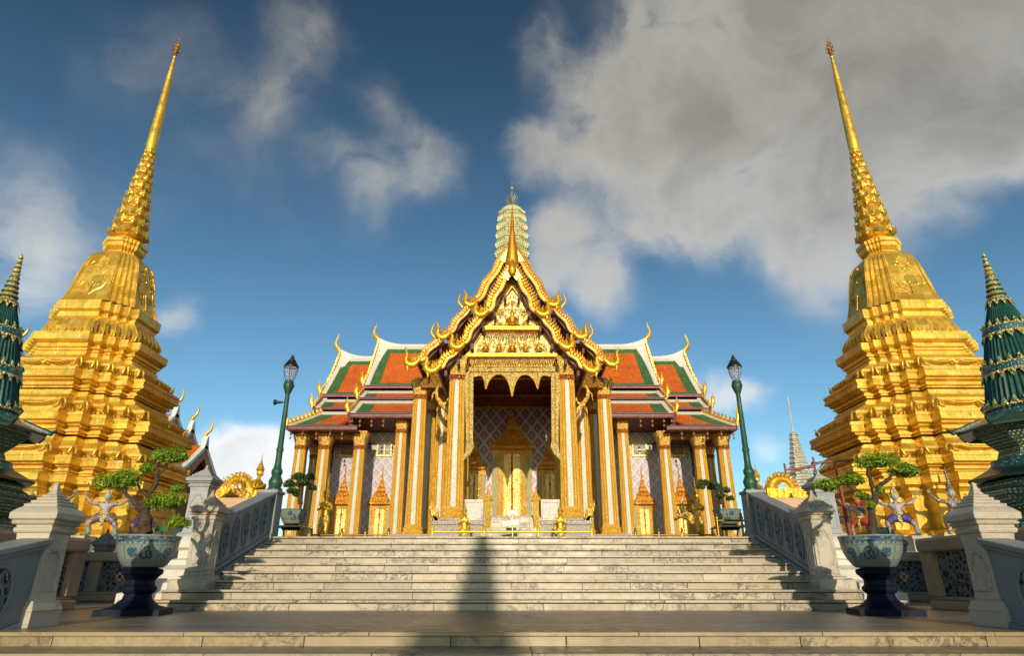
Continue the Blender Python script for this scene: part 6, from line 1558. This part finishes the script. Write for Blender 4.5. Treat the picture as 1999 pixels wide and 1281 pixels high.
def kinnari(loc, label, h=1.9, rot=0, wing=True, kneel=False, group='golden bird-people statues before the temple'):
    t = thing('golden_statue', label, 'statue', loc, group, rotz=rot); x, y, z = loc; k = h/1.9
    def L(mb): mb.v = [(x+p[0]*k, y+p[1]*k, z+p[2]*k) for p in mb.v]; return mb
    J = [(0,0,.72),(0,0,.92),(0,-.01,1.12),(0,-.01,1.26),(0,-.02,1.34),(-.09,0,.66),(-.10,-.06,.38),(-.09,.02,.10),(-.09,-.12,.04),(.09,0,.66),(.10,-.06,.38),(.09,.02,.10),(.09,-.12,.04),
         (-.17,0,1.20),(-.24,-.04,1.0),(-.06,-.20,1.06),(-.01,-.22,1.14),(.17,0,1.20),(.24,-.04,1.0),(.06,-.20,1.06),(.01,-.22,1.14)]
    E = [(0,1),(1,2),(2,3),(3,4),(0,5),(5,6),(6,7),(7,8),(0,9),(9,10),(10,11),(11,12),(2,13),(13,14),(14,15),(15,16),(2,17),(17,18),(18,19),(19,20)]
    R_ = [.13,.10,.12,.05,.05,.10,.08,.05,.04,.10,.08,.05,.04,.06,.05,.038,.03,.06,.05,.038,.03]
    skin_fig('body', [(a*k, b*k, c*k) for a, b, c in J], E, [r*k for r in R_], M['gold_bright'], t, 2)
    h_ = MB(); h_.ball((0,-.03,1.44), .088, .098, .115, 12, 9); h_.ball((0,-.125,1.43), .018, .022, .03, 6, 4); h_.ball((0,-.11,1.39), .03, .018, .012, 6, 4)
    for s in (-1, 1): h_.ball((s*.035,-.11,1.455), .016, .012, .01, 6, 4); h_.ball((s*.09,-.02,1.44), .018, .03, .05, 6, 4)
    L(h_).build('head', M['gold_bright'], t, smooth=60)
    c = MB(); c.lathe([(.10,1.50),(.115,1.53),(.10,1.57),(.075,1.60),(.08,1.63),(.055,1.66),(.05,1.70),(.03,1.73),(.03,1.77),(.015,1.80),(.006,2.02)], (0,-.02,0), 12); L(c).build('crown', M['gold'], t, smooth=40)
    if wing:
        s_ = MB()
        for i in range(5):
            u = i*.12; s_.tube([(0,.08,.70-.03*i),(0,.30+.08*i,.78+.02*i),(0,.48+.10*i,1.0-.06*i),(0,.55+.09*i,1.3-.12*i),(0,.46+.08*i,1.5-.16*i)], [.06,.08,.07,.05,.008], 6, flat=.5)
        for s in (-1, 1):
            for i in range(3): s_.tube([(s*.10,.04,.80-.1*i),(s*.20,.12,.84-.1*i),(s*.30,.22,1.0-.1*i)], [.05,.05,.006], 5)
        L(s_).build('tail', M['gold_orn'], t, smooth=60)
    sk_ = MB(); sk_.lathe([(.15,.50),(.17,.62),(.16,.74),(.14,.82),(.12,.84)], (0,0,0), 14); L(sk_).build('skirt', M['gold_orn'], t, smooth=60)
    pb = MB(); pb.box(x-.28*k, x+.28*k, y-.28*k, y+.28*k, TZ if loc[2] > TZ else loc[2]-.02, loc[2]+.0) if loc[2] > TZ+.02 else None
    if pb.v: pb.build('statue_base', M['gold_orn'], t, bevel=.02)
    return t
kinnari((-1.50, 20.85, TZ+.02), 'golden praying statue behind the yellow rail, left of the temple steps', 1.42)
kinnari((1.52, 20.85, TZ+.02), 'golden praying statue behind the yellow rail, right of the temple steps', 1.42)
kinnari((-6.44, 16.4, TZ+.35), 'golden praying statue with a curling tail behind the left parapet', 1.72, rot=radians(80))
kinnari((6.42, 16.9, TZ+.35), 'golden praying statue half hidden by the right lamp post', 1.6, rot=radians(-80), wing=False)
kinnari((-5.45, 19.2, TZ+.1), 'golden winged statue behind the potted pine of the left wing', 1.75, rot=radians(-12), wing=False)
kinnari((5.40, 19.2, TZ+.1), 'golden winged statue behind the potted pine of the right wing', 1.75, rot=radians(40))
def plume(loc, s, label):
    t = thing('tail_plume', label, 'statue', loc, 'golden curled tail plumes above the parapets'); x, y, z = loc; m = MB(); f = MB()
    R0 = .29
    arcp = [(x+s*(R0*cos(a)), y, z+R0*1.05*sin(a)) for a in [pi*i/12 for i in range(13)]]
    m.tube(arcp, [.20,.17,.15,.13,.12,.11,.10,.09,.085,.08,.07,.06,.03], 9, flat=.7)
    for i in range(1, 12):
        a = pi*i/12; p0 = Vector((x+s*R0*cos(a), y, z+R0*1.05*sin(a))); o_ = Vector((s*cos(a), 0, sin(a))); tt = Vector((-s*sin(a), 0, cos(a)))
        f.tube([p0, p0+o_*.13+tt*.05, p0+o_*.17+tt*.14], [.055,.045,.006], 5); f.tube([p0, p0-o_*.10, p0-o_*.15+tt*.06], [.05,.03,.006], 5)
    m.box(x-.5, x+.5, y-.25, y+.25, TZ, z+.02)
    m.build('plume', M['gold_bright'], t, smooth=60); f.build('feathers', M['gold_orn'], t, smooth=60); return t
p = at(463, 958, 16.9); plume(p, 1, 'golden curled tail plume above the left parapet')
p = at(1528, 958, 16.9); plume(p, -1, 'golden curled tail plume above the right parapet, beside the scaffold')

# ---------------------------------------------------------------- scaffold by the right stupa
sc_ = thing('scaffold', 'red pipe scaffold beside the left corner of the right golden stupa', 'scaffold', at(1600, 1040, 20)[:2]+(0,))
m = MB(); g = MB()
def pipe(mb, a, b, r=.035): mb.tube([at(*a), at(*b)], r, 6)
for (px, y0, y1, Y) in ((1531,905,990,20.5),(1587,893,960,20.3),(1630,905,950,20)):
    A = at(px, y0, Y); m.tube([A, (A[0], A[1], .0)], .035, 6)
A = at(1640, 950, 18.6); m.tube([A, (A[0]+.05, A[1], 0)], .05, 6)
pipe(m, (1531,928,20.5), (1605,902,20.2)); pipe(m, (1587,905,20.3), (1680,897,19.8)); pipe(m, (1531,918,20.5), (1590,912,20.3), .03)
m.build('red_pipe', M['red_paint'], sc_)
pipe(g, (1590,925,20.3), (1612,905,20.2), .025); pipe(g, (1628,986,18.7), (1655,984,18.7), .025); pipe(g, (1634,1010,18.7), (1660,1010,18.7), .025)
A = at(1634, 984, 18.7); g.tube([A, (A[0], A[1], 0)], .025, 6); A = at(1656, 984, 18.7); g.tube([A, (A[0], A[1], 0)], .025, 6); g.build('steel_pipe', M['stone_grey'], sc_)
cl = MB()
for q in ((1531,928,20.5),(1587,905,20.3),(1630,903,20),(1641,985,18.6),(1643,1018,18.6)): cl.ball(at(*q), .07, .07, .06, 6, 4)
cl.build('coupler', M['brass'], sc_)

# ---------------------------------------------------------------- distant buildings
def far_hall(ends, Y, dirn, label, left, depth=8.0, fade=1):
    t = thing('temple_hall', label, 'temple', (ends[0][0], Y, 0), 'halls beyond the golden stupas')
    for (xe, za) in ends:
        r = MB(); w_ = MB(); h = depth
        prof = [(0,0),(-h*.25,-h*.20),(-h*.5,-h*.38),(-h*.52,-h*.46),(-h*.75,-h*.58),(-h*.77,-h*.64),(-h,-h*.73)]
        for sg in (1, -1):
            P = [(Y+sg*a, za+b) for a, b in prof]
            for i in range(len(P)-1):
                (ya, z_a), (yb, zb) = P[i], P[i+1]
                r.hexa([(left, ya, z_a-.12), (xe-.4, ya, z_a-.12), (xe-.4, yb, zb-.12), (left, yb, zb-.12)], [(left, ya, z_a), (xe-.4, ya, z_a), (xe-.4, yb, zb), (left, yb, zb)])
                w_.hexa([(xe-.42, ya, z_a-.25), (xe, ya, z_a-.25), (xe, yb, zb-.25), (xe-.42, yb, zb-.25)], [(xe-.42, ya, z_a+.06), (xe, ya, z_a+.06), (xe, yb, zb+.06), (xe-.42, yb, zb+.06)])
        o = r.build('roof', M['tile_orange'], t); w_.build('white_gable_board', M['white'], o)
        b = MB(); rd_ = MB()
        for sg in (1, -1):
            P = [(Y+sg*a*.97, za+b_-.42) for a, b_ in prof]
            for i in range(len(P)-1):
                (ya, z_a), (yb, zb) = P[i], P[i+1]; rd_.hexa([(xe-.4, ya, z_a-.65), (xe-.02, ya, z_a-.65), (xe-.02, yb, zb-.65), (xe-.4, yb, zb-.65)], [(xe-.4, ya, z_a+.15), (xe-.02, ya, z_a+.15), (xe-.02, yb, zb+.15), (xe-.4, yb, zb+.15)])
            for (a, b_) in (prof[2], prof[4], prof[6]):
                b.tube([(xe, Y+sg*-a*-1, za+b_), (xe+.05, Y+sg*a*1.03, za+b_+.5), (xe, Y+sg*a*1.0, za+b_+1.1)], [.22,.22,.02], 6)
        rd_.build('red_soffit_board', M['gold_red'], o); b.build('gold_finial', M['gold'], o, smooth=60)
        c = MB(); c.prismX([(Y-.4, za-.3), (Y+.4, za-.3), (Y+.08, za+.75), (Y-.08, za+.75)], xe-.35, xe); c.build('white_peak', M['white'], o)
        q = MB(); q.tube([(xe-.3, Y, za+.7), (xe-.22, Y, za+1.0), (xe+.05, Y, za+1.25), (xe+.16, Y, za+1.6), (xe+.10, Y, za+1.95), (xe+.12, Y, za+2.3)], [.12,.14,.12,.08,.05,.01], 7); q.build('roof_finial', M['gold'], o, smooth=60)
        gw = MB(); gw.prismX([(Y-depth*.93, za-depth*.75), (Y+depth*.93, za-depth*.75), (Y, za-.5)], xe-1.2, xe-.8); gw.build('gable', M['gold_red'], o)
    wl = MB(); wl.box(left, ends[-1][0]-1.4, Y-depth*.8, Y+depth*.8, 0, ends[-1][1]-depth*.7); wl.build('wall', M['plaster'], t)
    return t
E = []
for (px, py) in ((350,795),(380,825),(407,856)):
    p = at(px, py, 52); E.append((p[0], p[2]-.6))
far_hall(E, 52, 1, 'hall with three white edged gables behind the left golden stupa', -44)
p = at(44, 668, 50); far_hall([(p[0], p[2]-.5)], 50, 1, 'hall whose orange roof peeps out between the left ribbed chedi and the left golden stupa', -60, depth=9)
tw_ = thing('mosaic_tower', 'slender pale mosaic tower in the distance left of the right golden stupa', 'tower', at(1537, 950, 55)[:1]+(55, 0))
p = at(1537, 775, 55); tx = p[0]
m = MB(); pr = [(1.6,0),(1.6,2),(1.45,2.2),(1.45,3.6),(1.7,4),(1.7,4.4),(1.3,4.6),(1.2,5.4),(1.35,5.6),(1.35,5.9)]
z = 5.9; r = 1.5
while z < 12.2:
    h = .62*(.96**((z-5.9)/.5)); pr += [(r*.9, z+.02), (r*.88, z+h*.3), (r*1.08, z+h*.55), (r*1.08, z+h*.75), (r*.9, z+h)]; z += h; r *= .895
pr += [(.09,z+.1),(.12,z+.3),(.06,z+.5),(.05,15.0),(.1,15.1),(.004,p[2])]
m.lathe([(max(a, .04), b) for a, b in pr], (tx, 55, 0), 16, lambda a, k: 1+.07*cos(8*a)); m.build('body', M['prang_far'], tw_, smooth=30)

# ---------------------------------------------------------------- behind the viewer: unseen buildings added to shade the sides, and the spire
def shade_building(x0, x1, label):
    t = thing('shade_building', label, 'building', ((x0+x1)/2, -5, -1.2), 'unseen buildings added for shade behind the viewer')
    m = MB(); m.box(x0, x1, -9, -3, -1.2, 4.6); m.build('wall', M['plaster'], t)
    r = MB(); r.prismX([(-9.6,4.5),(-2.4,4.5),(-3.4,5.7),(-6,6.2),(-8.6,5.7)], x0-.3, x1+.3); r.build('roof', M['tile_orange'], t)
    return t
shade_building(8.6, 17.5, 'unseen building added behind the viewer to shade the right side'); shade_building(-17.5, -8.4, 'unseen building added behind the viewer to shade the left side')
sp = thing('stone_spire', 'slender stone spire behind the viewer that throws its shadow up the middle of the stairs', 'spire', (.35, -24, -1.2))
m = MB(); H0 = -1.2
m.lathe([(2.2,-1.2),(2.2,.5),(1.6,1.0),(1.5,2.2),(1.15,3.0),(1.0,4.2),(.62,5.4),(.50,6.0),(.38,6.4),(.36,7.2),(.28,7.9),(.23,8.6),(.14,9.3),(.09,10.0),(.04,10.8),(.01,11.6)], (.30, -24, 0), 20, lambda a, k: 1+.05*(k % 2)); m.build('body', M['marble_grey'], sp, smooth=30)
